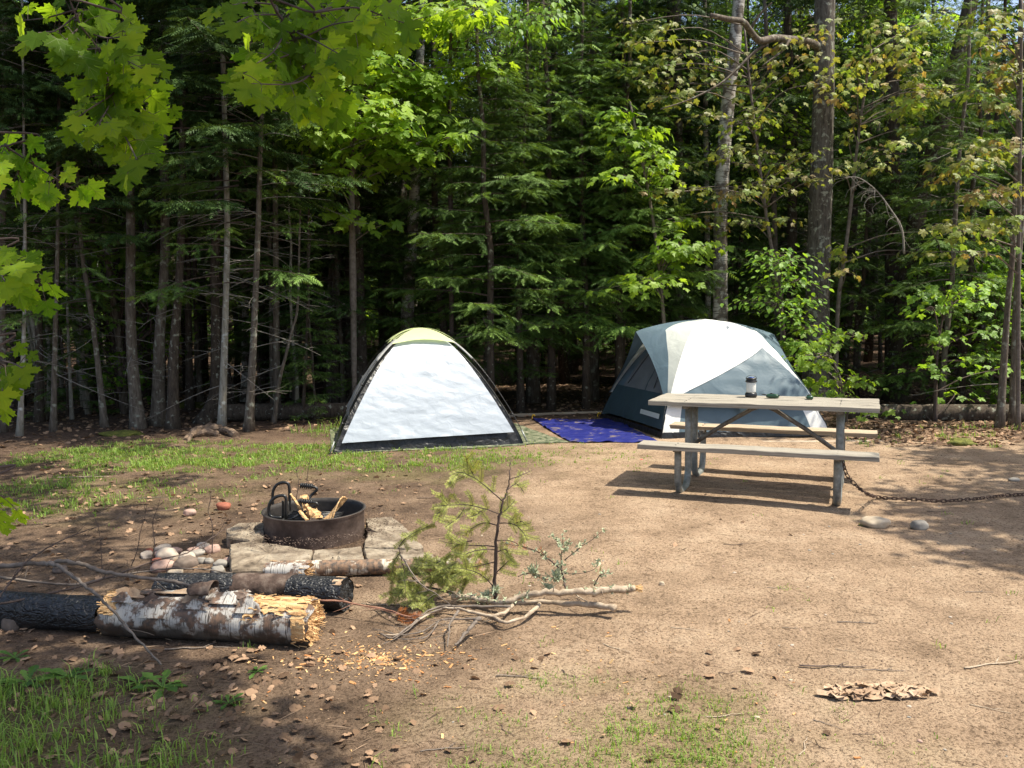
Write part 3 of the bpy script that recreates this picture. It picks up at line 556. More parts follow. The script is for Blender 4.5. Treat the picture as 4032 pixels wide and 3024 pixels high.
# leafy saplings and maples shaped by their clumps of leaves
def clump_tree(name, label, cat, base, d, trunk, clumps, mats, size=.11, seed=0, w0=18, tmpl=LEAF_MID, flat=.32, droop=.45, lush=1.2):
    g = np.random.RandomState(seed); W, R = px_trunk([(base[0], base[1], w0)]+[(x, y_, w_) for x, y_, w_ in trunk], d); b = W[0]; t = thing(name, label, cat, b)
    link('trunk', trunk_mesh(W, R, mats[1], b, 7, seed, flare=1.2), t); m = MB(); WS = spline(W, 40)
    for (px, py, rx_, n) in clumps:
        dd = g.uniform(-.9, .5); c = P(px, py, d+dd); r = rx_*d/F; n=int(n*lush)
        cand = WS[WS[:, 2] < c[2]+.1]; j = cand[np.argmin(np.linalg.norm(cand-c+np.array([0, 0, .3]), axis=1))] if len(cand) else WS[0]
        tube(m, spline([j, (j+c)/2+np.array([0, 0, .08])+g.randn(3)*.05, c], 8), np.linspace(.011, .004, 8), 4, 1, cap=False)
        p = clump_leaves(g, c, r*1.25, n, flat); p[:, 2] -= .1*(np.linalg.norm(p-c, axis=1)/r)**2*r
        for q in p[::3]: tube(m, [c+(q-c)*.15, c+(q-c)*.6+[0, 0, .01], q], [.003, .002, .001], 3, 1, cap=False)
        dv = p-c; dv[:, 2] = 0; dv = norm(dv)+g.randn(n, 3)*.4; dv[:, 2] = -droop*g.uniform(.2, 1.6, n)
        inst(m, *tmpl, p, dv, np.array([0, -.25, 1])+g.randn(n, 3)*.3, size*g.uniform(.6, 1.2, n), 0, np.clip(g.rand(n)*.6+g.rand()*.4, 0, 1))
    link('crown', m.mesh('crown', mats, False, b), t); return t
clump_tree('maple_tree', 'bright yellow-green maple above and left of the small tent, leaves in full sun', 'maple tree', (1395,1560), 12.4, [(1390,1100,28),(1385,700,22),(1395,300,16),(1400,0,12)],
  [(1480,240,110,60),(1420,320,130,60),(1560,330,110,60),(1650,300,120,70),(1720,340,100,55),(1850,255,90,40),(1920,260,70,30),(1490,420,140,80),(1600,440,120,70),(1700,420,100,60),(1780,500,90,45),(1400,480,130,70),(1530,520,120,70),(1660,520,110,60),(1780,540,60,22),(1480,590,120,60),(1650,600,60,30),(1350,650,130,60),(1560,600,80,40),(1460,120,130,60),(1640,60,150,90),(1740,90,110,60),(1820,30,120,60),(1300,400,120,60),(1540,650,50,16),(1300,720,60,14),(1390,860,60,16),(1520,880,60,14),(1330,560,100,40),(1230,520,100,40),(1340,820,60,16)], [M_MAPLE, M_TWIG], .15, 301)
clump_tree('aspen_tree', 'thin tree with small round leaves hanging over the top centre of the photo', 'tree', (1780,1500), 13.0, [(1775,900,20),(1770,400,16),(1780,0,12)],
  [(1850,60,130,60),(1950,40,130,70),(2040,60,110,60),(2100,90,90,50),(1930,130,110,50),(2030,130,90,40),(2150,60,100,50),(1800,170,80,30),(1860,200,70,25),(2180,20,80,40),(1900,0,120,60)], [M_MAPLEB, M_TWIGD], .10, 302, tmpl=LEAF_OV, droop=1.1)
clump_tree('red_maple_sapling', 'young red maple with bronze drooping leaves spreading left of the thickest trunk', 'maple tree', (3090,1600), 13.0, [(3070,1200,16),(3010,800,13),(2960,400,10),(2930,100,8)],
  [(2480,90,70,26),(2520,170,90,34),(2620,120,100,40),(2580,260,90,34),(2520,300,100,36),(2700,220,120,46),(2640,380,110,40),(2560,330,90,30),(2760,320,100,36),(2880,250,100,34),(2960,330,90,30),(3040,260,80,26),(3100,180,80,30),(3180,240,70,26),(3230,330,80,30),(3220,120,70,26),(3000,430,110,40),(2930,480,90,34),(2890,600,100,40),(3020,600,110,40),(2790,450,70,22),(2960,720,110,44),(3080,640,90,30),(3130,700,90,30),(2660,650,80,26),(2740,740,90,30),(2860,760,80,26),(2780,860,90,30),(2620,760,70,22),(2560,880,60,18),(3200,600,60,16),(3230,700,50,14),(2900,880,110,38),(3060,860,70,20)], [M_YOUNG, M_TWIG], .088, 303, lush=1.05, droop=.8)
clump_tree('red_maple_sapling', 'young red maple with sunlit bronze leaves right of the thickest trunk', 'maple tree', (3290,1600), 12.8, [(3300,1200,16),(3340,900,14),(3382,520,11),(3430,200,8)],
  [(3480,110,70,30),(3520,180,80,40),(3560,220,70,30),(3440,230,80,34),(3350,270,80,30),(3380,330,80,30),(3560,260,60,26),(3620,330,80,40),(3600,400,80,44),(3640,360,60,26),(3570,440,60,24),(3700,350,60,20),(3590,500,40,12),(3540,560,60,22),(3400,520,40,10),(3480,590,70,18),(3460,650,70,22),(3380,470,40,8),(3340,540,40,10),(3300,390,70,20),(3640,90,70,26),(3700,60,70,26),(3290,660,50,12),(3320,970,50,10),(3340,1010,40,8),(3660,910,50,10),(3600,990,50,8),(3290,1060,50,12)], [M_YOUNG, M_TWIG], .09, 304, lush=1.05, droop=.8)
clump_tree('red_maple_sapling', 'young red maple with orange-tinted leaves along the right frame edge', 'maple tree', (4010,1690), 10.6, [(4010,1200,16),(4015,700,14),(4020,300,12),(4024,0,10)],
  [(3860,80,70,22),(3880,140,80,30),(3930,180,70,26),(3960,250,80,34),(3990,290,70,30),(3940,60,80,26),(3850,360,80,26),(3900,420,60,16),(3940,320,60,20),(3860,560,80,24),(3820,620,90,34),(3780,650,70,26),(3930,580,90,40),(3990,570,90,40),(3740,680,80,22),(3840,770,90,34),(3900,760,80,26),(3720,880,80,24),(3790,910,90,30),(3880,900,80,28),(3960,860,80,24),(3700,990,70,18),(3830,1000,60,14),(4000,740,80,30),(3960,430,60,16)], [M_YOUNG, M_TWIG], .088, 305, lush=1.05, droop=.8)
clump_tree('maple_sapling', 'green maple sapling with pale drooping leaves left of the slim birch', 'sapling', (2640,1500), 12.6, [(2600,1100,14),(2560,800,12),(2520,600,10),(2480,400,8)],
  [(2430,440,60,30),(2420,500,70,34),(2460,560,60,26),(2550,510,60,34),(2560,580,60,26),(2590,610,70,40),(2570,660,60,30),(2430,690,70,22),(2620,700,80,20),(2660,960,80,44),(2640,1000,80,40),(2620,1080,70,24),(2480,1120,100,30),(2720,1010,70,24),(2690,870,70,22),(2800,960,70,20),(2560,1100,90,30)], [M_MAPLE, M_TWIG], .12, 306)
clump_tree('rowan_sapling', 'leafy blue-green rowan sapling behind the top of the large tent', 'sapling', (3110,1600), 12.2, [(3080,1250,12),(3060,1000,9)],
  [(3040,1000,90,70),(3100,1030,90,70),(2990,1040,80,50),(3080,1100,100,80),(3000,1130,90,60),(3130,1110,70,40),(3140,1190,70,50),(3060,1190,90,60),(3120,1250,80,50),(3180,1280,70,40),(2960,1180,80,40),(3180,1180,60,30),(3160,1350,60,30)], [M_MAPLEB, M_TWIGD], .085, 307, tmpl=LEAF_OV)
clump_tree('maple_sapling', 'low maple sapling with pale green and bronze leaves just right of the large tent', 'sapling', (3330,1690), 11.6, [(3310,1500,9),(3260,1380,7),(3230,1300,6)],
  [(3130,1350,50,18),(3160,1400,55,24),(3200,1370,60,26),(3240,1350,60,24),(3210,1440,60,24),(3130,1440,50,18),(3250,1430,60,20),(3270,1500,70,26),(3200,1500,60,22),(3290,1320,50,14),(3330,1310,50,14),(3180,1290,60,20),(3350,1480,60,14),(3400,1500,60,14),(3230,1540,60,18),(3420,1620,60,10),(3500,1620,60,10),(3310,1560,50,10)], [M_MAPLE, M_TWIG], .09, 308, flat=.25)
clump_tree('maple_sapling', 'low green maple sapling under the leaning conifer at the right', 'sapling', (3680,1700), 11.5, [(3690,1400,9),(3720,1200,7)],
  [(3660,1160,80,24),(3740,1150,90,34),(3800,1190,90,34),(3860,1130,90,30),(3640,1220,80,20),(3700,1330,80,20),(3800,1420,80,18),(3640,1450,70,16),(3900,1300,80,20),(3950,1450,80,16),(3600,1600,60,12),(3760,1550,70,14)], [M_MAPLEB, M_TWIGD], .09, 309)
# sunlit front firs: layered sprays
def fir_front(label, px, d, k, s, rot, lean=0):
    x = (px-2016)/F*d; nm, _, ct, _ = FILL['fir']; t = thing(nm, label, ct, (x, d, gz(x, d)-.03)); t.scale = (s, s, s); t.rotation_euler = (0, lean, rot)
    link('trunk', TR['fir'][k], t); link('crown', CROWN[('fir', k)], t); return t
fir_front('bushy fir with layered light-tipped sprays right behind the small tent', 1930, 12.4, 4, .9, .4)
fir_front('small bushy fir with drooping sprays at the left side of the small tent', 1230, 12.3, 2, .42, 2.2)
fir_front('broad fir with layered sprays behind the blue tarp', 2170, 13.3, 4, 1.0, 1.0)
fir_front('dark fir between the blue tarp and the large tent', 2440, 13.5, 4, 1.0, 3.0)
fir_front('tall dark fir directly behind the top of the small tent', 1740, 13.9, 0, 1.05, 5.0)
fir_front('tall dark fir rising at the centre top of the photo', 2330, 15.0, 3, 1.1, 4.0)
fir_front('dark fir behind the large tent between the birches', 2700, 15.2, 1, .9, 2.0)
fir_front('dark fir right of the leaning conifer trunk', 3790, 13.0, 0, .8, 2.6)
fir_front('dark low fir behind the thickest trunk', 3380, 14.4, 2, .9, 2.9)
# fir sprays with light tips hanging among the left trunks
fir_front('small fir with light sprays among the left trunks', 250, 12.8, 2, .5, 1.9)
fir_front('small shaded fir right of the close pair of trunks', 1010, 14.2, 2, .6, .9)

clump_tree('broadleaf_tree', 'sunlit bright green broadleaf tree seen between the birches and the thickest trunk', 'tree', (3060,1560), 15.0, [(3050,900,22),(3030,400,18),(3010,0,14)],
  [(x, y_, 105, 80) for x, y_ in ((2960,220),(3010,300),(2940,380),(3060,380),(3120,300),(2990,460),(3090,480),(2950,540),(3040,560),(3130,560),(2980,640),(3070,650),(3140,420),(2700,60),(2640,140),(2720,160),(2680,250),(2750,300),(3330,200),(3300,300),(3370,120),(3320,50),(3420,60),(2780,620),(2700,520),(3050,740),(2960,760),(3100,120),(3000,60),(3150,40))], [M_MAPLE, M_TWIG], .10, 320, tmpl=LEAF_OV)
clump_tree('broadleaf_tree', 'sunlit yellow-green broadleaf tree at the top right corner behind the leaning conifer', 'tree', (3900,1560), 17.0, [(3900,900,22),(3890,400,18),(3890,0,14)],
  [(x, y_, 110, 55) for x, y_ in ((3820,60),(3900,40),(3980,60),(3960,140),(3900,160),(3700,40),(3640,160),(3990,260),(3940,340),(4000,420),(3860,460),(3900,560),(3950,640),(3780,180),(3740,480),(3800,560))], [M_MAPLE, M_TWIG], .10, 321, tmpl=LEAF_OV)
clump_tree('broadleaf_tree', 'sunlit broadleaf tree glimpsed through the gap above the bright maple', 'tree', (1250,1560), 16.0, [(1250,900,22),(1260,400,18),(1270,0,14)],
  [(x, y_, 110, 55) for x, y_ in ((1240,380),(1300,460),(1200,500),(1360,560),(1480,120),(1580,180),(1380,180),(1260,280),(1500,400),(1420,560),(1300,650),(1240,620))], [M_MAPLE, M_TWIG], .10, 322, tmpl=LEAF_OV)

fir_front('narrow fir with light sprays between the small tent and the blue tarp', 2050, 12.9, 4, .85, 3.3)
fir_front('fir with dense dark sprays beside the left edge of the large tent', 2310, 13.2, 4, .9, 5.2)
fir_front('tall fir above the blue tarp reaching the top of the photo', 2100, 14.6, 3, 1.0, .6)
def dead_curl():
    g = np.random.RandomState(3); m = MB(); d = 11.9; O = P(3560, 1000, d)
    S = spline([P(x, y_, d) for x, y_ in ((3560,1000),(3550,900),(3510,830),(3450,750),(3380,700),(3320,700))], 40); tube(m, S, np.linspace(.016, .004, 40), 6)
    for k in range(34):
        b = S[g.randint(2, 38)]; a = g.uniform(-.5, 2.6); l = g.uniform(.12, .42); e1 = b+np.array([-cos(a)*l*.5, g.randn()*.08, -sin(a)*l*.6]); e2 = e1+np.array([-cos(a+.8)*l*.4, g.randn()*.08, -sin(a+.8)*l*.4]); tube(m, spline([b, e1, e2], 8), np.linspace(.004, .0015, 8), 4)
    tag(link('dead_spruce_branch', m.mesh('dead_spruce_branch', M_DEADT, True, O), None, O), 'bare grey dead branch arching with curled twigs right of the thickest trunk', 'branch')
dead_curl()
# ------------------------------------------------------------------ trees outside the frame that shade the clearing
def shade_tree(label, x, y, H_, crowns, seed):
    t = thing('broadleaf_tree', label, 'tree', (x, y, -.05)); m = MB(); g = np.random.RandomState(seed)
    tube(m, [(0,0,-.1),(.05,0,2),(0,.1,4),(.1,0,H_)], [.24,.18,.15,.06], 10)
    c = MB()
    for (cx, cy, cz, r, n) in crowns:
        cc = np.array([cx-x, cy-y, cz]); tube(m, spline([(0,0,min(cz*.6,H_*.7)), cc*[.5,.5,1]-[0,0,.3], cc], 8), np.linspace(.07,.015,8), 6)
        for k in range(6):
            c2 = cc+g.randn(3)*[.45,.45,.3]*r; p = clump_leaves(g, c2, r*.75, n//6, .5); d = g.randn(len(p), 3); d[:, 2] = -.4
            inst(c, *LEAF_FAR, p, d, np.array([0,0,1])+g.randn(len(p),3)*.4, .14*g.uniform(.7,1.2,len(p)), 0, g.rand(len(p)))
    link('trunk', m.mesh('trunk', M_BARK), t); link('crown', c.mesh('crown', M_MAPLEB, False), t)
def shadow_blob(x, y, z, r, n): return (x+SX*z, y+SY*z, z, r, n)        # crown mass whose shade falls on ground (x, y)
shade_tree('tall tree beyond the right edge whose crown shades the sand', 8.6, 6.3, 9,
  [shadow_blob(4.3,6.6,7.5,.8,900), shadow_blob(3.7,5.9,7,.5,420), shadow_blob(4.9,5.6,7.6,.9,900), shadow_blob(4.4,5.1,7,.55,500), shadow_blob(5.4,6.8,8,1.0,900), shadow_blob(3.5,7.0,7.3,.35,170), shadow_blob(5.3,8.2,8,.9,700), shadow_blob(3.1,5.1,7,.3,90), shadow_blob(3.9,4.5,7,.6,600), shadow_blob(2.9,5.6,7.2,.35,160), shadow_blob(4.2,5.6,7.4,.8,900), shadow_blob(4.6,6.1,7.4,1.0,1100), shadow_blob(5.0,7.4,7.4,.9,900), shadow_blob(3.3,6.2,7.2,.45,300), shadow_blob(4.6,8.9,7.4,.6,500), shadow_blob(5.8,4.4,7,.8,600)], 1)
shade_tree('tall tree behind the camera whose crown shades the front left corner', .2, -1.6, 9,
  [shadow_blob(-1.9,2.6,6,.7,900), shadow_blob(-1.2,2.5,6,.45,520), shadow_blob(-2.2,3.4,6.3,.6,650), shadow_blob(-1.35,3.0,6,.38,380), shadow_blob(-1.0,2.75,5.8,.28,200), shadow_blob(-.75,2.35,6,.22,120), shadow_blob(-2.4,4.3,6.5,.5,260), shadow_blob(-3.1,3.9,6.5,.7,550), shadow_blob(-2.9,5.0,6.6,.5,260), shadow_blob(-1.6,3.45,6.2,.28,160)], 2)
shade_tree('tall tree beyond the left edge whose crown dapples the bare soil', -5.8, 4.2, 8,
  [shadow_blob(-3.6,5.6,6,.55,280), shadow_blob(-4.3,7.4,6.5,.6,330), shadow_blob(-3.0,6.5,6,.35,120), shadow_blob(-4.8,6.2,6.5,.7,480), shadow_blob(-2.35,5.75,6,.25,80), shadow_blob(-5.2,8.7,7,.9,800), shadow_blob(-3.3,8.0,7,.3,60)], 3)
# ------------------------------------------------------------------ foreground maple boughs
M_VEIN = leafmat('leaf_veins', (.2,.3,.05), (.2,.3,.05), .5)
def veins():
    v=[]; f=[]
    for z in (.006, -.006):
        for (x1, y1) in ((.97,0),(.50,.60),(.50,-.60),(.02,.38),(.02,-.38),(.72,.2),(.72,-.2)):
            x0 = .0 if abs(y1) != .2 else .42; k = len(v); n_ = norm(np.array([-(y1), x1-x0, 0]))*.010
            for q in (0, .5, 1): p = np.array([x0+(x1-x0)*q, y1*q, 0]); p[2] = -.12*(p[0]**2)-.096*p[1]**2+.12*abs(p[1])+z; v += [p-n_*(1-q*.7), p+n_*(1-q*.7)]
            f += [[k,k+1,k+3,k+2],[k+2,k+3,k+5,k+4]]
    return np.array(v), np.array(f)
VEIN = veins()
def hero_maple():
    base = np.array([-3.0, 1.2, 0.]); t = thing('maple_tree', 'maple reaching in from the upper left with large translucent leaves close to the camera', 'maple tree', base)
    m = MB(); tube(m, [(-3,1.2,-.1),(-2.95,1.25,1.4),(-3.05,1.2,2.8),(-2.9,1.3,4.5)], [.13,.11,.09,.05], 10); link('trunk', m.mesh('trunk', M_BARK, True, base), t)
    g = np.random.RandomState(8)
    def bough(stem, d0, d1, twigs, size, nl, root, lit=0):
        b = MB(); k = len(stem); S = np.array([P(x, y_, d0+(d1-d0)*i/(k-1)) for i, (x, y_) in enumerate(stem)])
        S = spline(np.vstack([root, S]), 40); tube(b, S, np.linspace(.004, .002, 40), 6, 1, cap=False)
        for tw in twigs:
            dm = g.uniform(-.18, .18)
            T = np.array([P(x, y_, (d0+d1)/2+dm*i) for i, (x, y_) in enumerate(tw)]); j = S[np.argmin(np.linalg.norm(S-T[0], axis=1))]; T = spline(np.vstack([j, T]), 14)
            tube(b, T, np.linspace(.0035, .0015, 14), 5, 1, cap=False); n = nl
            for q in range(n):
                u = (q+.6)/n*13; c = T[int(u)]; dirn = norm(T[min(13, int(u)+1)]-T[max(0, int(u)-1)])
                for s in (-1, 1):
                    if g.rand() < .22: continue
                    side = norm(np.cross(dirn, [0, 1, 0]))*s; pd = norm(side*.8+dirn*.5+np.array([0, g.uniform(-.7, .7), -.35])); pl = g.uniform(.025, .07); e = c+pd*pl
                    tube(b, [c, (c+e)/2+[0,0,.004], e], [.0011,.001,.0009], 3, 1, cap=False)
                    X = norm(pd*.55+dirn*.2+np.array([0, g.uniform(-.2,.2), -.95*g.uniform(.5, 1.1)])); Z = np.array([g.uniform(-.5,.5), -1, .55])+g.randn(3)*.42
                    sz = size*g.uniform(.45, 1.12); inst(b, *LEAF_HI, e[None], X[None], Z[None], sz, 0, np.clip(g.rand()*.75+lit, 0, 1)); inst(b, *VEIN, e[None], X[None], Z[None], sz, 2, .5)
            inst(b, *LEAF_HI, T[-1][None], norm(dirn+np.array([0,0,-.8]))[None], np.array([[.1,-1,.4]]), size*g.uniform(.9,1.1), 0, g.rand())
        link('bough', b.mesh('bough', [M_HERO, M_TWIGD, M_VEIN], False, base), t)
    root = np.array([-2.95, 1.3, 3.4])
    bough([(250,-120),(275,0),(325,110),(390,200),(430,330),(455,430),(480,510)], 2.5, 2.7,
      [[(290,40),(180,70),(90,80)],[(300,60),(220,120),(150,130)],[(300,80),(400,60),(480,40)],[(330,120),(420,150),(500,140)],[(400,200),(480,230),(560,270)],[(400,220),(520,260),(620,330)],[(420,260),(340,240),(300,230)],
       [(430,330),(500,370),(600,420)],[(430,330),(370,350),(330,350)],[(445,370),(350,430),(310,460)],[(455,400),(540,420),(620,460)],[(470,460),(540,510),(590,560)],[(480,510),(520,590),(540,630)],[(440,400),(400,470),(390,500)],[(390,190),(300,200),(270,220)],[(320,100),(260,160),(240,190)],[(470,450),(440,520),(440,540)]], .068, 6, root)
    bough([(1020,-140),(1065,0),(1130,110),(1190,220),(1240,320)], 2.3, 2.55,
      [[(1100,60),(1000,60),(930,90)],[(1110,80),(1180,30),(1300,20)],[(1130,110),(1080,200),(1010,250)],[(1130,110),(1240,160),(1330,210)],[(1160,160),(1060,150),(980,130)],[(1190,230),(1290,290),(1370,380)],[(1200,240),(1120,280),(1050,320)],
       [(1220,290),(1150,330),(990,330)],[(1240,320),(1240,370),(1210,410)],[(1190,150),(1300,100),(1420,80)],[(1250,60),(1380,60),(1500,60)],[(1400,30),(1500,60),(1590,90)],[(1080,20),(980,10),(920,20)],[(1230,310),(1320,390),(1350,430)],[(1170,200),(1100,230),(930,300)],[(1300,30),(1400,0),(1540,10)],[(1200,120),(1330,130),(1400,160)]], .068, 6, root+[.6,.3,.1])
    bough([(-60,520),(30,580),(120,640),(200,690),(270,740)], 2.6, 2.7, [[(0,580),(-20,650),(-10,700)],[(60,600),(70,670),(90,720)],[(130,640),(140,700),(150,760)],[(200,690),(250,720),(300,750)],[(20,570),(60,620),(130,680)]], .064, 5, root+[-.1,.4,-1.5])
    bough([(-150,960),(-40,1010),(60,1060),(150,1110)], 2.3, 2.4, [[(-20,1020),(0,1070),(20,1110)],[(60,1060),(60,1100),(90,1140)],[(100,1080),(150,1090),(200,1120)],[(-30,1010),(40,1040),(90,1050)]], .066, 5, root+[.1,.3,-2.0])
    bough([(-160,1360),(-60,1400),(0,1430),(60,1470)], 2.2, 2.3, [[(-20,1420),(0,1450),(40,1500)],[(0,1420),(50,1430),(90,1450)],[(-30,1440),(0,1500),(10,1540)]], .062, 3, root+[.15,.3,-2.4])
    bough([(-160,1880),(-90,1910),(-40,1930),(0,1960)], 2.0, 2.0, [[(-60,1920),(-20,1940),(20,1960)],[(-60,1940),(-30,1990),(10,2020)]], .05, 2, root+[.2,.3,-2.6], .8)  # sunlight on this low bough is put into its lighter leaf colour
hero_maple()
# ------------------------------------------------------------------ ground cover
def leaf_litter():
    g = np.random.RandomState(21); m = MB()
    tv, tf = fan([(0,0),(-.1,.2),(.1,.35),(.35,.5),(.42,.25),(.65,.4),(.75,.15),(1,0)], .35, .25); tv[:, 2] += .06*np.sin(tv[:, 0]*9+tv[:, 1]*7)
    P_, S = [], []
    def put(n, fx, fy, dens, s0, s1):
        x = fx(n); y = fy(n)
        for a, b in zip(x, y):
            if g.rand() < dens(a, b): P_.append((a, b, gz(a, b)+.012)); S.append(g.uniform(s0, s1))
    sz = 1
    put(14000, lambda n: g.uniform(-11, 12, n), lambda n: g.uniform(9.8, 20, n), lambda a, b: litteriness(a, b)*(1-.8*grass_density(a, b)), .06, .13)
    put(4200, lambda n: g.uniform(3.9, 8, n), lambda n: g.uniform(9.4, 11.4, n), lambda a, b: .85*smooth(9.3, 10.0, b+.3*fbm(a,b,1.5,8))*smooth(3.9, 4.4, a), .06, .11)
    put(11000, lambda n: g.uniform(-6, -.8, n), lambda n: g.uniform(2.2, 9.5, n), lambda a, b: .30*smooth(-.1, .4, fbm(a, b, 1.4, 8))+.09, .02, .085)
    put(1900, lambda n: g.uniform(-2.2, 1.2, n), lambda n: g.uniform(1.9, 3.8, n), lambda a, b: .35 if a < -.5 else .09, .03, .08)
    put(350, lambda n: g.uniform(-3, 5, n), lambda n: g.uniform(3, 10, n), lambda a, b: .14, .025, .06)
    P_ = np.array(P_); n = len(P_); d = g.randn(n, 3); d[:, 2] *= .22; Z = np.array([0,0,1])+g.randn(n,3)*.26
    Q = g.rand(n) < .45; S = np.array(S)*.62; r = g.rand(n)
    inst(m, tv, tf, P_[Q], d[Q], Z[Q], S[Q]*1.1, 0, r[Q]); tv2, tf2 = fan([(0,0),(.12,.2),(.3,.34),(.5,.28),(.62,.36),(.8,.2),(1,.02)], .4, .6); inst(m, tv2, tf2, P_[~Q], d[~Q], Z[~Q]+g.randn(n,3)[~Q]*.3, S[~Q]*1.2, 0, r[~Q])
    setting(tag(link('leaf_litter', m.mesh('leaf_litter', M_LITTER, False)), 'dry brown fallen leaves scattered over the forest floor and the soil', 'leaf litter'), 'stuff')
leaf_litter()
def grass():
    g = np.random.RandomState(31); m = MB(); X=[]; 
    def put(n, x0, x1, y0, y1, h0, h1, k, wd):
        for a, b in zip(g.uniform(x0, x1, n), g.uniform(y0, y1, n)):
            v = grass_density(a, b)
            if g.rand() < v*v*.9+v*.1:
                q = g.randint(2, k)
                for _ in range(q): X.append((a+g.randn()*.018, b+g.randn()*.018, g.uniform(h0, h1)*(.5+.6*v), wd))
    put(20000, -6, 2.0, 8.2, 11.8, .02, .07, 8, .0036); put(6500, -6.2, -2.2, 5.4, 9, .03, .08, 7, .0032); put(7500, -2.7, -.4, 2.0, 4.0, .03, .13, 7, .0022); put(11000, -.8, 1.8, 2.0, 3.9, .015, .05, 8, .0018)
    for a, b, h in ((-2.35, 11.3, .22), (-2.6, 11.1, .16), (-2.2,11.4,.2)):
        for _ in range(40): X.append((a+g.randn()*.15, b+g.randn()*.1, h*g.uniform(.6,1.2), .004))
    for _ in range(90):                                  # stray tufts
        a, b = g.uniform(-2.5, 4.6), g.uniform(2.2, 10)
        for _ in range(g.randint(4, 14)): X.append((a+g.randn()*.02, b+g.randn()*.02, g.uniform(.015, .05), .0022))
    for _ in range(60):
        a, b = g.uniform(3.9, 7), g.uniform(9.3, 11)
        for _ in range(g.randint(5, 16)): X.append((a+g.randn()*.03, b+g.randn()*.03, g.uniform(.04, .12), .004))
    A = np.array(X); n = len(A); z = np.array([gz(a, b) for a, b in A[:, :2]]); th = g.rand(n)*2*pi; lean = g.uniform(.1, 1.1, n); h = A[:, 2]*(.35+.85*g.rand(n)**1.5); wv = A[:, 3]*g.uniform(.7, 1.5, n)
    base = np.stack([A[:, 0], A[:, 1], z-.004], 1); dr = np.stack([np.cos(th), np.sin(th), 0*th], 1); sd = np.stack([-np.sin(th), np.cos(th), 0*th], 1); up = np.array([0,0,1.])
    mid = base+dr*(h*lean*.3)[:, None]+up*(h*.6)[:, None]; tip = base+dr*(h*lean)[:, None]+up*(h*(1-.35*lean))[:, None]
    V = np.stack([base-sd*wv[:, None], base+sd*wv[:, None], mid+sd*wv[:, None]*.8, mid-sd*wv[:, None]*.8, tip], 1); i = np.arange(n)[:, None]*5
    r = np.repeat(g.rand(n), 5); m.add(V.reshape(-1, 3), np.concatenate([i+[0,1,2,3]]), 0, r); mm = i+[3,2,4]
    m.add(np.zeros((0,3)), mm-m.n, 0, .5) if False else None
    m.L.append(mm.ravel()); m.T.append(np.full(n, 3)); m.I.append(np.full(n, 0))
    setting(tag(link('grass', m.mesh('grass', M_GRASS, False)), 'short bright green grass in patches before the small tent and at the front', 'grass'), 'stuff')
grass()
def debris():
    g = np.random.RandomState(41); m = MB(); tv = np.array([[1,0,0],[0,.7,.1],[-1,.1,0],[.1,-.6,.05],[0,0,.6]]); tf = np.array([[0,1,4],[1,2,4],[2,3,4],[3,0,4]])
    n = 34000; y = 1.9+8*g.rand(n)**1.6; x = g.uniform(-.66, .66, n)*y; z = np.array([gz(a, b)+.001 for a, b in zip(x, y)]); d = g.randn(n, 3); d[:, 2] *= .1
    inst(m, tv, tf, np.stack([x, y, z], 1), d, np.array([0,0,1])+g.randn(n,3)*.2, .0012+.0042*g.rand(n)**2.5*np.sqrt(y/2.2), 0, g.rand(n))
    n = 5500; y = 2+8*g.rand(n)**1.5; x = np.where(g.rand(n) < .6, g.uniform(-.66, -.05, n), g.uniform(-.66, .66, n))*y
    for a, b in zip(x, y):                               # loose needles and grass straws
        if g.rand() < .6: th = g.rand()*6.28; l = .008+.075*g.rand()**2.5; c = np.array([a, b, gz(a, b)+.004]); e = np.array([cos(th), sin(th), 0])*l; m.add([c-e, c+e, c+e*.2+np.array([-e[1], e[0], 0])*.035+[0,0,.003]], [[0,1,2]], 0, g.rand())
    mt = leafmat('soil_crumbs', (.05,.035,.025), (.26,.18,.12), 0.01, .9, .1)
    setting(tag(link('soil_crumbs', m.mesh('soil_crumbs', mt, False)), 'dark crumbs of soil, needles and straw strewn over the sandy ground', 'debris'), 'stuff')
    m = MB(); n = 950; L1 = (-.62, 3.85)                          # wood chips round the torn end of the big birch log
    r = np.abs(g.randn(n))*.24; th = g.rand(n)*6.28; x = L1[0]+r*np.cos(th)*1.1; y = L1[1]-.12+r*np.sin(th)*.6
    k = g.rand(n) < .3; x[k] = g.uniform(-1.2, 1.2, k.sum()); y[k] = g.uniform(2.1, 4.2, k.sum())
    cb = np.array([[-1,-.3,0],[1,-.35,0],[1.1,.3,0],[-.9,.35,0],[-1,-.3,.18],[1,-.3,.2],[1,.25,.2],[-.9,.3,.22]]); cf = np.array([[4,5,6,7],[0,1,5,4],[1,2,6,5],[2,3,7,6],[3,0,4,7]])
    d = g.randn(n, 3); d[:, 2] *= .15; inst(m, cb, cf, np.stack([x, y, [gz(a, b)+.002 for a, b in zip(x, y)]], 1), d, np.array([0,0,1])+g.randn(n,3)*.2, g.uniform(.002, .006, n)+.012*g.rand(n)**5, 0, g.rand(n))
    mt = leafmat('wood_chips', (.42,.17,.06), (.66,.45,.22), .01, .8, .15)
    setting(tag(link('wood_chips', m.mesh('wood_chips', mt, False)), 'yellow and orange chips of split birch around the big log', 'wood chips'), 'stuff')
debris()
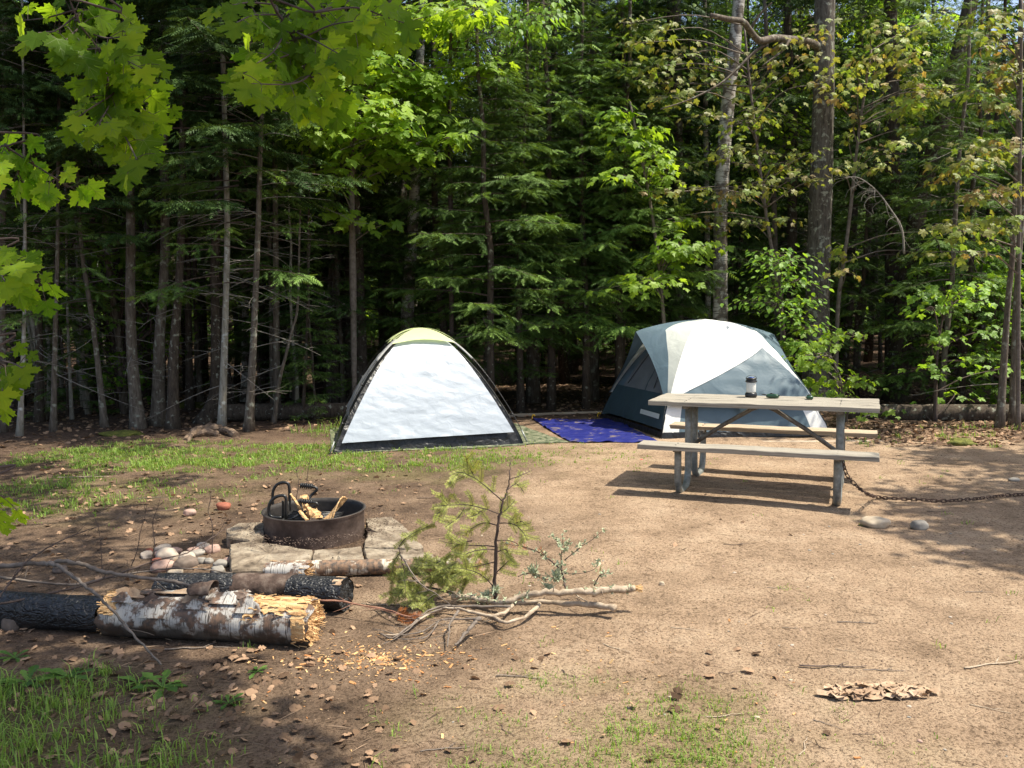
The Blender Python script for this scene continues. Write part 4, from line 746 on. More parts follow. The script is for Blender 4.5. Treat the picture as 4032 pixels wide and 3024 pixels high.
# ------------------------------------------------------------------ stones
def rock_mesh(seed, s, mat_, rough=.12):
    g = np.random.RandomState(seed); bm_n = 18; m = MB(); V=[]; off = Vector(g.randn(3)*9)
    for i in range(bm_n+1):
        for j in range(24):
            ph = pi*i/bm_n; th = 2*pi*j/24; v = Vector((sin(ph)*cos(th), sin(ph)*sin(th), cos(ph)))
            pw = [abs(q)**.8*(1 if q > 0 else -1) for q in v]; k = 1+rough*2*mnoise.noise(v*1.1+off)+rough*.5*mnoise.noise(v*3+off); V.append([pw[q]*s[q]*k for q in range(3)])
    a = np.arange(bm_n)[:, None]*24; b = np.arange(24)[None]; c = (b+1) % 24
    m.add(V, np.stack([a+b, a+24+b, a+24+c, a+c], -1).reshape(-1, 4)); return m.mesh('rock', mat_)
def rock(name, label, px, py, w_, h_, mi, rot=0, group=None, depth=None, seed=None, sink=.25, d=1.0):
    c = G(px, py); s = w_/2*c[1]/F; o = link(name, rock_mesh(seed or int(px+py), (s, s*.75*d, h_/2*c[1]/F*1.1), M_ST[mi]), None, (c[0], c[1], gz(c[0], c[1])+h_/2*c[1]/F*(1-sink))); o.rotation_euler = (0, 0, rot); tag(o, label, 'stone', group); return o
rock('stone', 'long flat buff stone on the sand beyond the right table leg', 3446, 2068, 112, 40, 2, .1)
rock('stone', 'rounded grey stone right of the long flat buff stone', 3619, 2078, 68, 38, 1, .2)
rock('stone', 'small dark grey flat stone near the right edge by the leaf bed', 3992, 1898, 40, 16, 1, 0)
rock('stone', 'dark red stone on the bare soil left of the fire ring', 880, 2006, 56, 32, 5, .2)
rock('stone', 'pinkish stone lying alone left of the red one', 748, 2028, 50, 28, 0, .4)
rock('stone', 'upright rounded grey-brown stone in the grass at the left edge', 48, 2475, 78, 84, 3, 0, sink=.4)
rock('stone', 'rounded brown stone half hidden under the long sticks at the left', 236, 2252, 58, 30, 3, .2)
rock('stone', 'small round tan pebble on the sand right of the broken branch', 2606, 2302, 22, 16, 2)
COB = [(587,2160,36,18,5),(640,2152,62,30,4),(690,2163,50,26,0),(578,2180,58,26,4),(632,2178,56,24,0),(660,2188,78,52,4),(737,2192,76,40,4),(775,2172,58,26,1),(838,2160,60,36,0),(800,2144,60,24,4),(760,2157,46,20,0),(733,2222,92,50,3),(792,2206,40,28,1),(822,2208,34,24,1),(870,2224,54,34,1),(860,2244,64,30,1),(640,2232,84,46,0),(690,2250,60,24,2),(615,2205,40,24,5),(900,2205,40,24,0)]
desc = ['small reddish','long pale top','pinkish flat','pale left-hand','low pink','largest pale','wide pale','blue-grey','rounded pink right-hand','pale rear','small pink rear','big dark brown','little grey inner','littlest grey','grey slanting','lowest grey','broad pink lower','buff bottom','brick red half-buried','small pink by the slab']
for (a, b, w_, h_, k), ds in zip(COB, desc): rock('cobble', ds+' cobble in the heap beside the flagstones', a, b+8, w_*1.08, h_*1.05, k, a % 3, 'cobbles heaped left of the flagstones', sink=.5)
g = np.random.RandomState(3)
for i in range(60):
    y = 2.2+4.5*g.rand(); x = g.uniform(.25, .6)*y if g.rand() < .75 else g.uniform(-.2, .25)*y
    s = g.uniform(.004, .011); k = g.choice([0, 1, 1, 2, 4]); me = CROWN.setdefault(('peb', k), rock_mesh(900+k, (1, .8, .4), M_ST[k]))
    o = link('pebble', me, None, (x, y, gz(x, y)+s*.15)); o.scale = (s, s, s); o.rotation_euler = (0, 0, g.rand()*6); tag(o, 'tiny smooth pebble pressed into the sandy ground', 'pebble', 'pebbles in the sand')
# ------------------------------------------------------------------ picnic table
TC, TTH, TLEN, TW, SO, SW, TT, ST = (2.185, 7.403), -.3918, 1.853, .744, .644, .236, .765, .44
RT = rz(TTH)
def tw(a, b, z): v = RT@np.array([a, b, 0]); return np.array([TC[0]+v[0], TC[1]+v[1], z])
def picnic_table():
    t = thing('picnic_table', 'weathered wooden picnic table on galvanised pipe legs before the large tent', 'picnic table', (TC[0], TC[1], 0)); t.rotation_euler = (0, 0, TTH)
    def plank(name, b, w_, z, th, mt, L=TLEN, par=t, seed=0):
        g = np.random.RandomState(seed); m = MB(); nx = 24; prof = [(-.5,-1),(-.5,-.15),(-.49,-.03),(-.47,0),(.47,0),(.49,-.03),(.5,-.15),(.5,-1)]
        V=[]; 
        for i in range(nx+1):
            x = -L/2+L*i/nx; dz = .002*sin(i*.7+seed)+.0012*g.randn(); 
            for (u, v) in prof: V.append((x+(0 if 0<i<nx else .004*g.randn()*(v<0)), b+u*w_, z+v*th*(1 if v > -.5 else 1)+dz*(v > -.5)))
        k = 8; f = [[i*k+j, (i+1)*k+j, (i+1)*k+(j+1)%k, i*k+(j+1)%k] for i in range(nx) for j in range(k)]+[list(range(k)), [nx*k+j for j in range(k)][::-1]]
        m.add(V, f); return link(name, m.mesh(name, mt, False), par)
    for i, b in enumerate((-.2825, -.094, .094, .2825)): plank('top_plank', b, .181, TT, .038, M_PLANK, seed=i+1)
    plank('seat', -SO, SW, ST, .038, M_PLANK, seed=7); plank('seat', SO, SW, ST, .038, M_PLANKW, seed=8)
    for a in (-.62, .63):
        for s in (-1, 1):
            m = MB(); bs, bt, r = .60, .15, .030; pts = [(a, s*bs, ST-.05)]; pts += [(a, s*bs, z) for z in (.3, .18)]
            R_ = .155; cz = .035+R_-.03
            for q in np.linspace(0, pi/2, 7): pts.append((a, s*(bs-R_*(1-cos(q))), cz+.0-R_*sin(q)+.0))
            for q in np.linspace(pi/2, 0, 7)[:]: pts.append((a, s*(bt+.0+R_*(1-cos(q))), cz-R_*sin(q)))
            pts += [(a, s*bt, z) for z in (.3, .5, TT-.04)]; tube(m, pts, r, 12); link('leg', m.mesh('leg', M_GALV), t)
        m = MB(); box(m, (a, 0, TT-.054), (.045, .62, .028)); [box(m, (a, s*.60, ST-.048), (.045, .2, .02)) for s in (-1, 1)]
        link('bracket', m.mesh('bracket', M_GALVD, False), t)
        m = MB(); tube(m, [(a, -.14, .335), (a, .14, .335)], .016, 8); link('crossbar', m.mesh('crossbar', M_GALVD), t)
    for s in (-1, 1):
        m = MB(); tube(m, [(s*.03, 0, TT-.055), (s*.10, 0, TT-.085), (s*.36, 0, .52), (s*.62, 0, .335)], [.02, .019, .019, .019], 10); box(m, (s*.05, 0, TT-.06), (.11, .05, .03), rot=ry(s*.35)); link('brace', m.mesh('brace', M_GALVD), t)
    m = MB()
    for a in (-.62, .63):
        for b in (-.32, -.25, -.13, -.06, .06, .13, .25, .32): tube(m, [(a, b, TT-.004), (a, b, TT+.0015)], .006, 8)
        for b in (-SO-.05, -SO+.05, SO-.05, SO+.05): tube(m, [(a, b, ST-.001), (a, b, ST+.004)], .007, 8)
    link('bolts', m.mesh('bolts', M_GALVD), t)
picnic_table()
def lathe(m, prof, n=24, mi=0, c=(0,0,0)):
    V = [(c[0]+r*cos(2*pi*j/n), c[1]+r*sin(2*pi*j/n), c[2]+z) for r, z in prof for j in range(n)]; k = len(prof)
    f = [[i*n+j, i*n+(j+1)%n, (i+1)*n+(j+1)%n, (i+1)*n+j] for i in range(k-1) for j in range(n)]+[list(range(n))[::-1], [(k-1)*n+j for j in range(n)]]
    m.add(V, f, mi); return m
def on_table(px, py): return G(px, py, TT+.002)
def lantern():
    c = on_table(2957, 1563); t = thing('lantern', 'camping lantern with frosted globe, black base and blue-topped cap, on the table', 'lantern', c)
    link('base', lathe(MB(), [(.040,0),(.050,.002),(.053,.012),(.052,.03),(.047,.037),(.042,.042)]).mesh('base', M_DKPLAST), t)
    link('globe', lathe(MB(), [(.041,.042),(.042,.05),(.042,.125),(.040,.132)]).mesh('globe', M_FROST), t)
    link('cap', lathe(MB(), [(.043,.132),(.052,.138),(.052,.146),(.043,.150),(.043,.158),(.050,.162),(.048,.168),(.03,.172),(.004,.173)]).mesh('cap', M_DKPLAST), t)
    link('blue_top', lathe(MB(), [(.026,.173),(.026,.177),(.004,.179)]).mesh('blue_top', clothmat('blue_plastic',(.02,.06,.3),.3,0,0)), t)
    m = MB(); tube(m, [(.048*cos(q), .0, .165+.030*sin(q)) for q in np.linspace(0, pi, 16)], .0022, 6); link('handle', m.mesh('handle', M_BLACKS), t)
lantern()
def radio(px, py, label, rot, L_=.11, ant=True):
    c = on_table(px, py); t = thing('two_way_radio', label, 'radio', c); t.rotation_euler = (0, 0, rot)
    m = MB(); V = []; prof = [(0,.010),(.006,.002),(.03,0),(.05,.001),(.058,.010),(.058,.022),(.05,.031),(.03,.035),(.006,.033),(0,.026)]
    nx = 8
    for i in range(nx+1):
        u = i/nx; x = (u-.5)*L_; k = 1-.25*abs(2*u-1)**6
        for (y_, z) in prof: V.append((x, (y_-.029)*k, .0175+(z-.0175)*k))
    k = len(prof); f = [[i*k+j, (i+1)*k+j, (i+1)*k+(j+1)%k, i*k+(j+1)%k] for i in range(nx) for j in range(k)]+[list(range(k)), [nx*k+j for j in range(k)][::-1]]
    m.add(V, f); link('body', m.mesh('body', M_GREEN), t)
    m = MB(); box(m, (-.005, 0, .0365), (.045, .034, .003), bev=.001); link('screen', m.mesh('screen', M_DKPLAST, False), t)
    m = MB(); tube(m, [(L_/2+.0, -.012, .022), (L_/2+.012, -.012, .024)], .006, 10); link('knob', m.mesh('knob', M_DKPLAST), t)
    m = MB(); tube(m, [(-.01, .0, .038), (-.01, 0, .044)], .009, 12); link('button', m.mesh('button', M_BLACKS), t)
    if ant: m = MB(); tube(m, [(-L_/2+.004, .012, .022), (-L_/2-.02, .02, .026), (-L_/2-.045, .024, .028)], [.006,.005,.0035], 8); link('antenna', m.mesh('antenna', M_DKPLAST), t)
radio(3042, 1567, 'dark green two-way radio with stub antenna lying beside the lantern', -.45, .105)
radio(3187, 1572, 'dark green two-way radio lying end-on, alone at the right of the table', 1.35, .09, False)
def chain():
    A = tw(.665, -.56, ST-.07); pts = [A]+[G(x, y, .02) for x, y in ((3445,1955),(3500,1962),(3600,1966),(3700,1972),(3790,1968),(3880,1960),(3960,1950),(4040,1946))]
    q1 = tw(.70, -.56, .30); s = spline(np.vstack([A, P(3335,1870,A[1]-.03), P(3375,1915,A[1]-.1), P(3410,1942,A[1]-.25), pts[1:]]), 400)
    t = thing('chain', 'rusty chain hanging from the right end of the table and lying along the sand', 'chain', A)
    m = MB(); L_ = .040; r = .0042; lp = []
    for q in range(16): th = 2*pi*q/16; lp.append((cos(th)*.011+(.013 if cos(th) > 0 else -.013), sin(th)*.012, 0))
    lp.append(lp[0]); lp = np.array(lp); lp[:, [0]] *= 1.0; tube(m, lp, r, 6, cap=False); me = m.mesh('chain_link', M_CHAIN)
    d = np.concatenate([[0], np.cumsum(np.linalg.norm(np.diff(s, axis=0), axis=1))]); n = min(96, int(d[-1]/.036)); l0 = d[-1]/n
    for i in range(n):
        p = np.array([np.interp((i+.5)*l0, d, s[:, k]) for k in range(3)]); p2 = np.array([np.interp((i+.9)*l0, d, s[:, k]) for k in range(3)]); x = norm(p2-p)
        o = link('chain_link', me, t); y = norm(np.cross([0,0,1.], x)); z = np.cross(x, y); a = (i % 2)*pi/2+.5*sin(i); y, z = y*cos(a)+z*sin(a), -y*sin(a)+z*cos(a)
        o.matrix_local = Matrix([[x[0],y[0],z[0],p[0]-A[0]],[x[1],y[1],z[1],p[1]-A[1]],[x[2],y[2],z[2],p[2]-A[2]],[0,0,0,1]])
        k = l0/.036; o.scale = (k, 1, 1)
chain()
# ------------------------------------------------------------------ tents
def grid(m, fn, u0, u1, v0, v1, nu, nv, mi=0, thick=0):
    """patch of a surface fn(u, v); u limits may be functions of v"""
    U0 = u0 if callable(u0) else (lambda v: u0); U1 = u1 if callable(u1) else (lambda v: u1); V=[]
    for j in range(nv+1):
        v = v0+(v1-v0)*j/nv; a, b = U0(v), U1(v)
        for i in range(nu+1): V.append(fn(a+(b-a)*i/nu, v))
    k = nu+1; f = [[j*k+i, j*k+i+1, (j+1)*k+i+1, (j+1)*k+i] for j in range(nv) for i in range(nu)]
    m.add(V, f, mi)
def wr(p, s, a, seed=0): return a*mnoise.noise(Vector(p)*s+Vector((seed*5, seed, 0)))
def small_tent():
    fl, fr, br, bl = [np.array(q) for q in ((-1.97,9.30,.0), (.12,9.98,.02), (-.10,11.8,.03), (-2.30,11.2,.0))]
    A = np.array([-1.13, 10.55, 1.285]); t = thing('dome_tent', 'small silver-white dome tent with pale yellow top cap and black base, on the grass', 'tent', (fl+fr+br+bl)/4); O = (fl+fr+br+bl)/4
    f = lambda s: math.sin(pi/2*s)**.88
    def pole(c, s, off=0):
        p = c+(A-c)*np.array([s, s, 0]); p[2] = c[2]+(A[2]-c[2])*f(s); h = norm(np.array([c[0]-A[0], c[1]-A[1], 0])); return p+off*(h*cos(pi/2*s)+np.array([0,0,1])*sin(pi/2*s))
    def face(c0, c1, off, bulge=.05, wa=.012, sag=0):
        nrm = norm(np.cross(c1-c0, [0,0,1.])); nrm = nrm if np.dot(nrm, (c0+c1)/2-A) > 0 else -nrm
        def fn(u, v):
            a, b = pole(c0, v), pole(c1, v); p = a+(b-a)*u; w_ = sin(pi*min(1, max(0, u))); n2 = nrm*cos(pi/2*v*.8)+np.array([0,0,1])*sin(pi/2*v*.8)
            return p+n2*(off-bulge*w_*(1-v)*.6+wr((p[0]*.8+p[2]*.5, p[1], p[2]*2.2-p[0]*.3), 2.2, wa*1.2*w_, 2)+wr((p[0]*1.0-p[2]*1.2, p[1], p[2]*2.4+p[0]*.8), 4.5, wa*.7*w_**.5, 5)+wr((p[0]*.8+p[2], p[1], p[2]*1.5), 11, wa*.3, 3))-np.array([0,0,sag*w_])
        return fn
    Fr, Lf, Rt, Bk = face(fl, fr, -.015, .07, .006), face(bl, fl, 0), face(fr, br, 0), face(br, bl, 0)
    m = MB(); 
    for fn, mi in ((Fr, 0), (Lf, 1), (Rt, 1), (Bk, 1)):
        grid(m, fn, 0, 1, .11, .985, 24, 36, mi)
    link('body', m.mesh('body', [M_TBLACK, M_TGREY], True, O), t)
    m = MB()
    Ft = face(fl, fr, -.008, .05, .022)
    for fn in (Ft, Lf, Rt, Bk): grid(m, (lambda u, v, fn=fn: fn(u, v)+np.array([0,0,.0])), 0, 1, -.01, .11, 60, 10)
    link('floor_tub', m.mesh('floor_tub', M_TBLACK, True, O), t)
    # silver front cover, pulled in from the poles and pegged at the foot
    Fs = face(fl, fr, .035, .05, .010); a = lambda v: .02+.018*sin(pi*min(1, v*1.15)); b = lambda v: 1-.025-.028*sin(pi*min(1, v*1.15))
    m = MB(); grid(m, lambda u, v: Fs(u, v+.035*(1-sin(pi*u)**.5)*0), a, b, .042, .80, 110, 110); link('front_cover', m.mesh('front_cover', M_SILVER, True, O), t)
    Fl = face(bl, fl, .03, .05, .012); m = MB(); grid(m, Fl, .06, .92, .14, .83, 24, 30); link('side_cover', m.mesh('side_cover', M_TGREY, True, O), t)
    m = MB()                                             # cap
    for c0, c1 in ((fl, fr), (bl, fl), (fr, br), (br, bl)):
        Fc = face(c0, c1, .075, 0.0, .004); grid(m, lambda u, v, Fc=Fc: Fc(u, .655+.05*sin(pi*u)+(1-.655-.05*sin(pi*u))*v), 0, 1, 0, 1.0, 30, 16)
    for vi in range(0): pass
    link('top_cap', m.mesh('top_cap', M_TYEL, True, O), t)
    for c0, c1 in ((fl, br), (fr, bl)):
        m = MB(); s = np.linspace(0, 1, 30); pts = [pole(c0, q, .055) for q in s]+[pole(c1, q, .055) for q in s[::-1]][1:]; tube(m, pts, .005, 6); link('pole', m.mesh('pole', M_BLACKS, True, O), t)
    for c in (fl, fr, bl):
        for s in (.13, .34, .62, .70):
            m = MB(); tube(m, [pole(c, s, .02), pole(c, s, .06)], .011, 6); link('clip', m.mesh('clip', M_DKPLAST, True, O), t)
    for c in (fl, fr):                                   # silver sleeves at the pole feet
        m = MB(); tube(m, [pole(c, .0, .055), pole(c, .05, .055)], .009, 8); link('pole_foot', m.mesh('pole_foot', M_GALV, True, O), t)
    # sleeves of grey cloth over the upper poles
    for c in (fl, fr):
        m = MB(); s = np.linspace(.5, .72, 10); tube(m, [pole(c, q, .05) for q in s], .022, 8, flat=.5); link('sleeve', m.mesh('sleeve', M_TGREY, True, O), t)
small_tent()
def big_tent():
    fl, fr, br, bl = [np.array(q) for q in ((1.80,10.22,0.), (3.86,10.32,0.), (3.45,12.4,.02), (1.27,12.2,.0))]
    A = np.array([2.53, 11.28, 1.375]); EL = np.array([1.62,11.2,1.275]); ER = np.array([3.47,11.33,1.215]); O = (fl+fr+br+bl)/4
    t = thing('cabin_tent', 'larger white and slate blue dome tent standing behind the picnic table', 'tent', O)
    f = lambda s: math.sin(pi/2*s)**.75
    def pole(c, s, off=0):
        p = c+(A-c)*np.array([s, s, 0]); p[2] = c[2]+(A[2]-c[2])*f(s); h = norm(np.array([c[0]-A[0], c[1]-A[1], 0])); return p+off*(h*cos(pi/2*s)+np.array([0,0,1])*sin(pi/2*s))
    def face(c0, c1, off, bulge=.03, wa=.010):
        nrm = norm(np.cross(c1-c0, [0,0,1.])); nrm = nrm if np.dot(nrm, (c0+c1)/2-A) > 0 else -nrm
        def fn(u, v):
            a, b = pole(c0, v), pole(c1, v); p = a+(b-a)*u; w_ = sin(pi*min(1, max(0, u))); n2 = nrm*cos(pi/2*v*.8)+np.array([0,0,1])*sin(pi/2*v*.8)
            return p+n2*(off-bulge*w_*(1-v)+wr((p[0]*1.3+p[2]*1.2, p[1], p[2]*3), 2.6, wa*1.5*w_, 6)+wr(p, 9, wa*.4, 7))
        return fn
    FB = .115                                            # height parameter where the fly ends
    Fr, Lf, Rt, Bk = face(fl, fr, 0), face(bl, fl, 0), face(fr, br, 0), face(br, bl, 0)
    m = MB(); grid(m, Fr, 0, .10, 0.012, FB+.03, 4, 6, 1); grid(m, Fr, .10, .90, .012, FB+.03, 26, 6, 0); grid(m, Fr, .90, 1, .012, FB+.03, 4, 6, 1)
    grid(m, Rt, 0, 1, .012, .95, 16, 20, 0); grid(m, Bk, 0, 1, .012, .95, 16, 20, 0); grid(m, Fr, 0, 1, FB+.03, .75, 16, 20, 1)
    link('wall', m.mesh('wall', [M_SLATE, M_TWHITE], True, O), t)
    m = MB()
    grid(m, Lf, 0, 1, .02, .17, 24, 6, 0); grid(m, Lf, .0, .12, .17, .5, 4, 12, 1); grid(m, Lf, .12, .52, .17, .62, 10, 16, 2); grid(m, Lf, .52, .535, .17, .62, 1, 12, 0); grid(m, Lf, .535, .9, .17, .62, 10, 16, 2); grid(m, Lf, .9, 1, .17, .95, 3, 16, 1); grid(m, Lf, 0, .12, .5, .95, 3, 10, 1); grid(m, Lf, .12, .9, .62, .95, 8, 12, 1)
    link('door_wall', m.mesh('door_wall', [M_SLATED, M_SLATE, M_MESH], True, O), t)
    m = MB(); Lz = face(bl, fl, .02); pts = [Lz(u, v) for u, v in ((.2,.19),(.22,.4),(.34,.55),(.5,.6),(.62,.5),(.68,.35),(.7,.19))]; tube(m, spline(pts, 30), .006, 5); link('zip', m.mesh('zip', M_DKPLAST, True, O), t)
    m = MB(); pl = face(bl, fl, .03); grid(m, pl, .62, .94, .055, .075, 14, 1); link('door_trim', m.mesh('door_trim', M_TWSHADE, True, O), t)
    m = MB(); F2 = face(fl, fr, .045, -.03)                # fly, front
    diag = lambda v: min(1., max(0., .125+(v-.19)/(.48-.19)*.80)); rgt = lambda v: 1-.075*max(0, (v-.22)/.26)     # slate triangle is right of this line
    grid(m, F2, 0, 1, .48, 1.0, 30, 26, 0)
    grid(m, F2, 0, diag, .15, .48, 24, 22, 0); grid(m, F2, diag, rgt, .15, .48, 26, 22, 1); grid(m, F2, rgt, 1, .22, .48, 3, 16, 0); grid(m, F2, 0, 1, FB, .15, 30, 3, 1)
    # fly, hoods over the two ends, front and back half
    def hood(c, E, split, mi_out, mi_in, ridge_bow=.035, sB=.72):
        fo = F2(0, 1)*0
        def edge(v):
            a = pole(c, FB, .045)
            if v < sB:
                k = (v-FB)/(sB-FB); p = a+(E-a)*k; return p+np.array([0,0,1])*.02*sin(pi*k)+norm(np.array([A[0]-E[0], A[1]-E[1], 0]))*.05*sin(pi*k)
            k = (v-sB)/(1-sB); return E+(A+[0,0,.045]-E)*k+np.array([0,0,1])*ridge_bow*sin(pi*k)
        def fn(u, v):
            a, b = edge(v), (F2(0, v) if c is fl else F2(1, v) if c is fr else F3(0, v) if c is br else F3(1, v)); p = a+(b-a)*u
            return p+wr((p[0]*2, p[1]*2, p[2]*2), 3, .010*sin(pi*u), 9)
        grid(m, fn, 0, split, FB, 1, 12, 34, mi_out); grid(m, fn, split, 1, FB, 1, 10, 34, mi_in)
    sp = lambda v: .52*(1-max(0, (v-.72)/.28)*.35)
    F3 = face(br, bl, .045, -.03)
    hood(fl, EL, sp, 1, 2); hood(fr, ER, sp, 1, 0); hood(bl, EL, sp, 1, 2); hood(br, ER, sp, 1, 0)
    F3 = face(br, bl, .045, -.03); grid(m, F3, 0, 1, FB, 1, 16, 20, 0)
    link('rainfly', m.mesh('rainfly', [M_TWHITE, M_SLATE, M_TWSHADE], True, O), t)
    m = MB(); F5 = face(fl, fr, .047, -.03); 
    for (a_, b_) in (((.02,FB+.002),(.98,FB+.002)), ((.125,.19),(.925,.48))): tube(m, [F5(a_[0]+(b_[0]-a_[0])*q, a_[1]+(b_[1]-a_[1])*q) for q in np.linspace(0, 1, 60)], .0022, 4)
    link('seam', m.mesh('seam', M_SLATED, True, O), t)
    m = MB()
    for fn in (Fr, Lf, Rt, Bk): grid(m, lambda u, v, fn=fn: fn(u, max(v, 0))+np.array([0,0,-.0]), 0, 1, -.0, .013, 16, 2)
    link('floor_edge', m.mesh('floor_edge', M_TBLACK, True, O), t)
    for c0, c1 in ((fl, br), (fr, bl)):
        m = MB(); s = np.linspace(0, .94, 26); tube(m, [pole(c0, q, .02-.06*min(1,q*6)) for q in s]+[pole(c1, q, .02-.06*min(1,q*6)) for q in s[::-1]], .006, 6); link('pole', m.mesh('pole', M_BLACKS, True, O), t)
    for c in (fl, fr, bl):
        m = MB(); o_ = norm(c-O)*.10; tube(m, [pole(c, .12, .05), c+o_*.6+[0,0,.005]], .0025, 5); link('guy_strap', m.mesh('guy_strap', M_TBLACK, True, O), t)
    m = MB(); q = F5(.50, FB)+np.array([0,0,0]); m.add([q+[-.07,-.01,0], q+[.07,-.01,0], q+[.0,-.03,-.14]], [[0,1,2]]); link('fly_tab', m.mesh('fly_tab', M_SLATED, True, O), t)
    m = MB(); q = Fr(.5, .012)+np.array([.1,-.01,.01]); g = np.random.RandomState(2); m.add([q+[-.09,-.01,0],q+[-.03,-.015,.03],q+[.05,-.01,.02],q+[.1,-.02,.0],q+[.0,-.03,-.005]], [[0,1,4],[1,2,4],[2,3,4]]); link('pocket', m.mesh('pocket', M_SLATE, True, O), t)
big_tent()
def tarp(name, label, corners, mat_, seed, amp=.012, z0=.012, mats=None, cat='tarp'):
    m = MB(); c = [np.array(q) for q in corners]; O = sum(c)/4
    def fn(u, v): 
        p = (c[0]*(1-u)+c[1]*u)*(1-v)+(c[3]*(1-u)+c[2]*u)*v
        return np.array([p[0], p[1], gz(p[0], p[1])+z0+abs(wr((p[0]+.4*p[1], p[1]*1.4, 0), 3.5, amp*1.4, seed))+wr((p[0], p[1], 0), 9, amp*.8, seed+1)])
    grid(m, fn, 0, 1, 0, 1, 70, 50); return tag(link(name, m.mesh(name, mat_, True, O), None, O), label, cat)
c_ = lambda px, py: np.array([*G(px, py)[:2], 0.])
tarp('tarp', 'royal blue plastic tarp on the sand at the door of the large tent', [c_(2245,1742), c_(2600,1746), c_(2420,1657), c_(2095,1655)], M_BLUE, 3, .02)
def camo():
    m, n, l = mat('camouflage_tarp'); b = n['Principled BSDF']; tc = N(n,'TexCoord'); t = N(n,'TexNoise'); t.inputs['Scale'].default_value = 14; t.inputs['Detail'].default_value = 2; l.new(tc.outputs['Object'], t.inputs[0])
    r = ramp(n, [(.40,(.05,.07,.035)),(.47,(.20,.20,.13)),(.55,(.10,.12,.07)),(.62,(.27,.26,.18))]); r.color_ramp.interpolation = 'CONSTANT'; l.new(t.outputs[0], r.inputs[0]); l.new(r.outputs[0], b.inputs['Base Color']); b.inputs['Roughness'].default_value = .5; return m
tarp('ground_sheet', 'camouflage ground sheet under the small tent, showing at its right side', [c_(1306,1790), c_(2245,1742), c_(2030,1670), np.array([-2.45,11.4,0])], camo(), 5, .006, .006, cat='ground sheet')
for i, (px, py, lb) in enumerate(((2096,1654,'yellow tarp peg at the far left corner of the blue tarp'), (2354,1645,'yellow tarp peg by the left corner of the large tent'))):
    c = G(px, py); m = MB(); tube(m, spline([(0,0,-.02),(0,0,.05),(.02,0,.075),(.04,0,.055)], 10), .009, 6); tag(link('tent_peg', m.mesh('tent_peg', M_YEL), None, c), lb, 'tent peg')
def timber(label, a, b, h=.045, w_=.09):
    a, b = np.array(a), np.array(b); d = b-a; L_ = np.linalg.norm(d[:2]); an = math.atan2(d[1], d[0]); m = MB(); box(m, (0,0,0), (L_, w_, h), bev=.006); c = (a+b)/2; o = link('edging_timber', m.mesh('edging_timber', M_TIMBER, False), None, (c[0], c[1], gz(c[0], c[1])+h/2-.022)); o.rotation_euler = (0, 0, an); tag(o, label, 'timber')
timber('weathered edging timber along the back of the sand pad behind the blue tarp', (-.1,12.45,0), (1.45,12.75,0)); timber('weathered edging timber at the front foot of the large tent', (2.3,10.05,0), (4.4,10.0,0), .03)
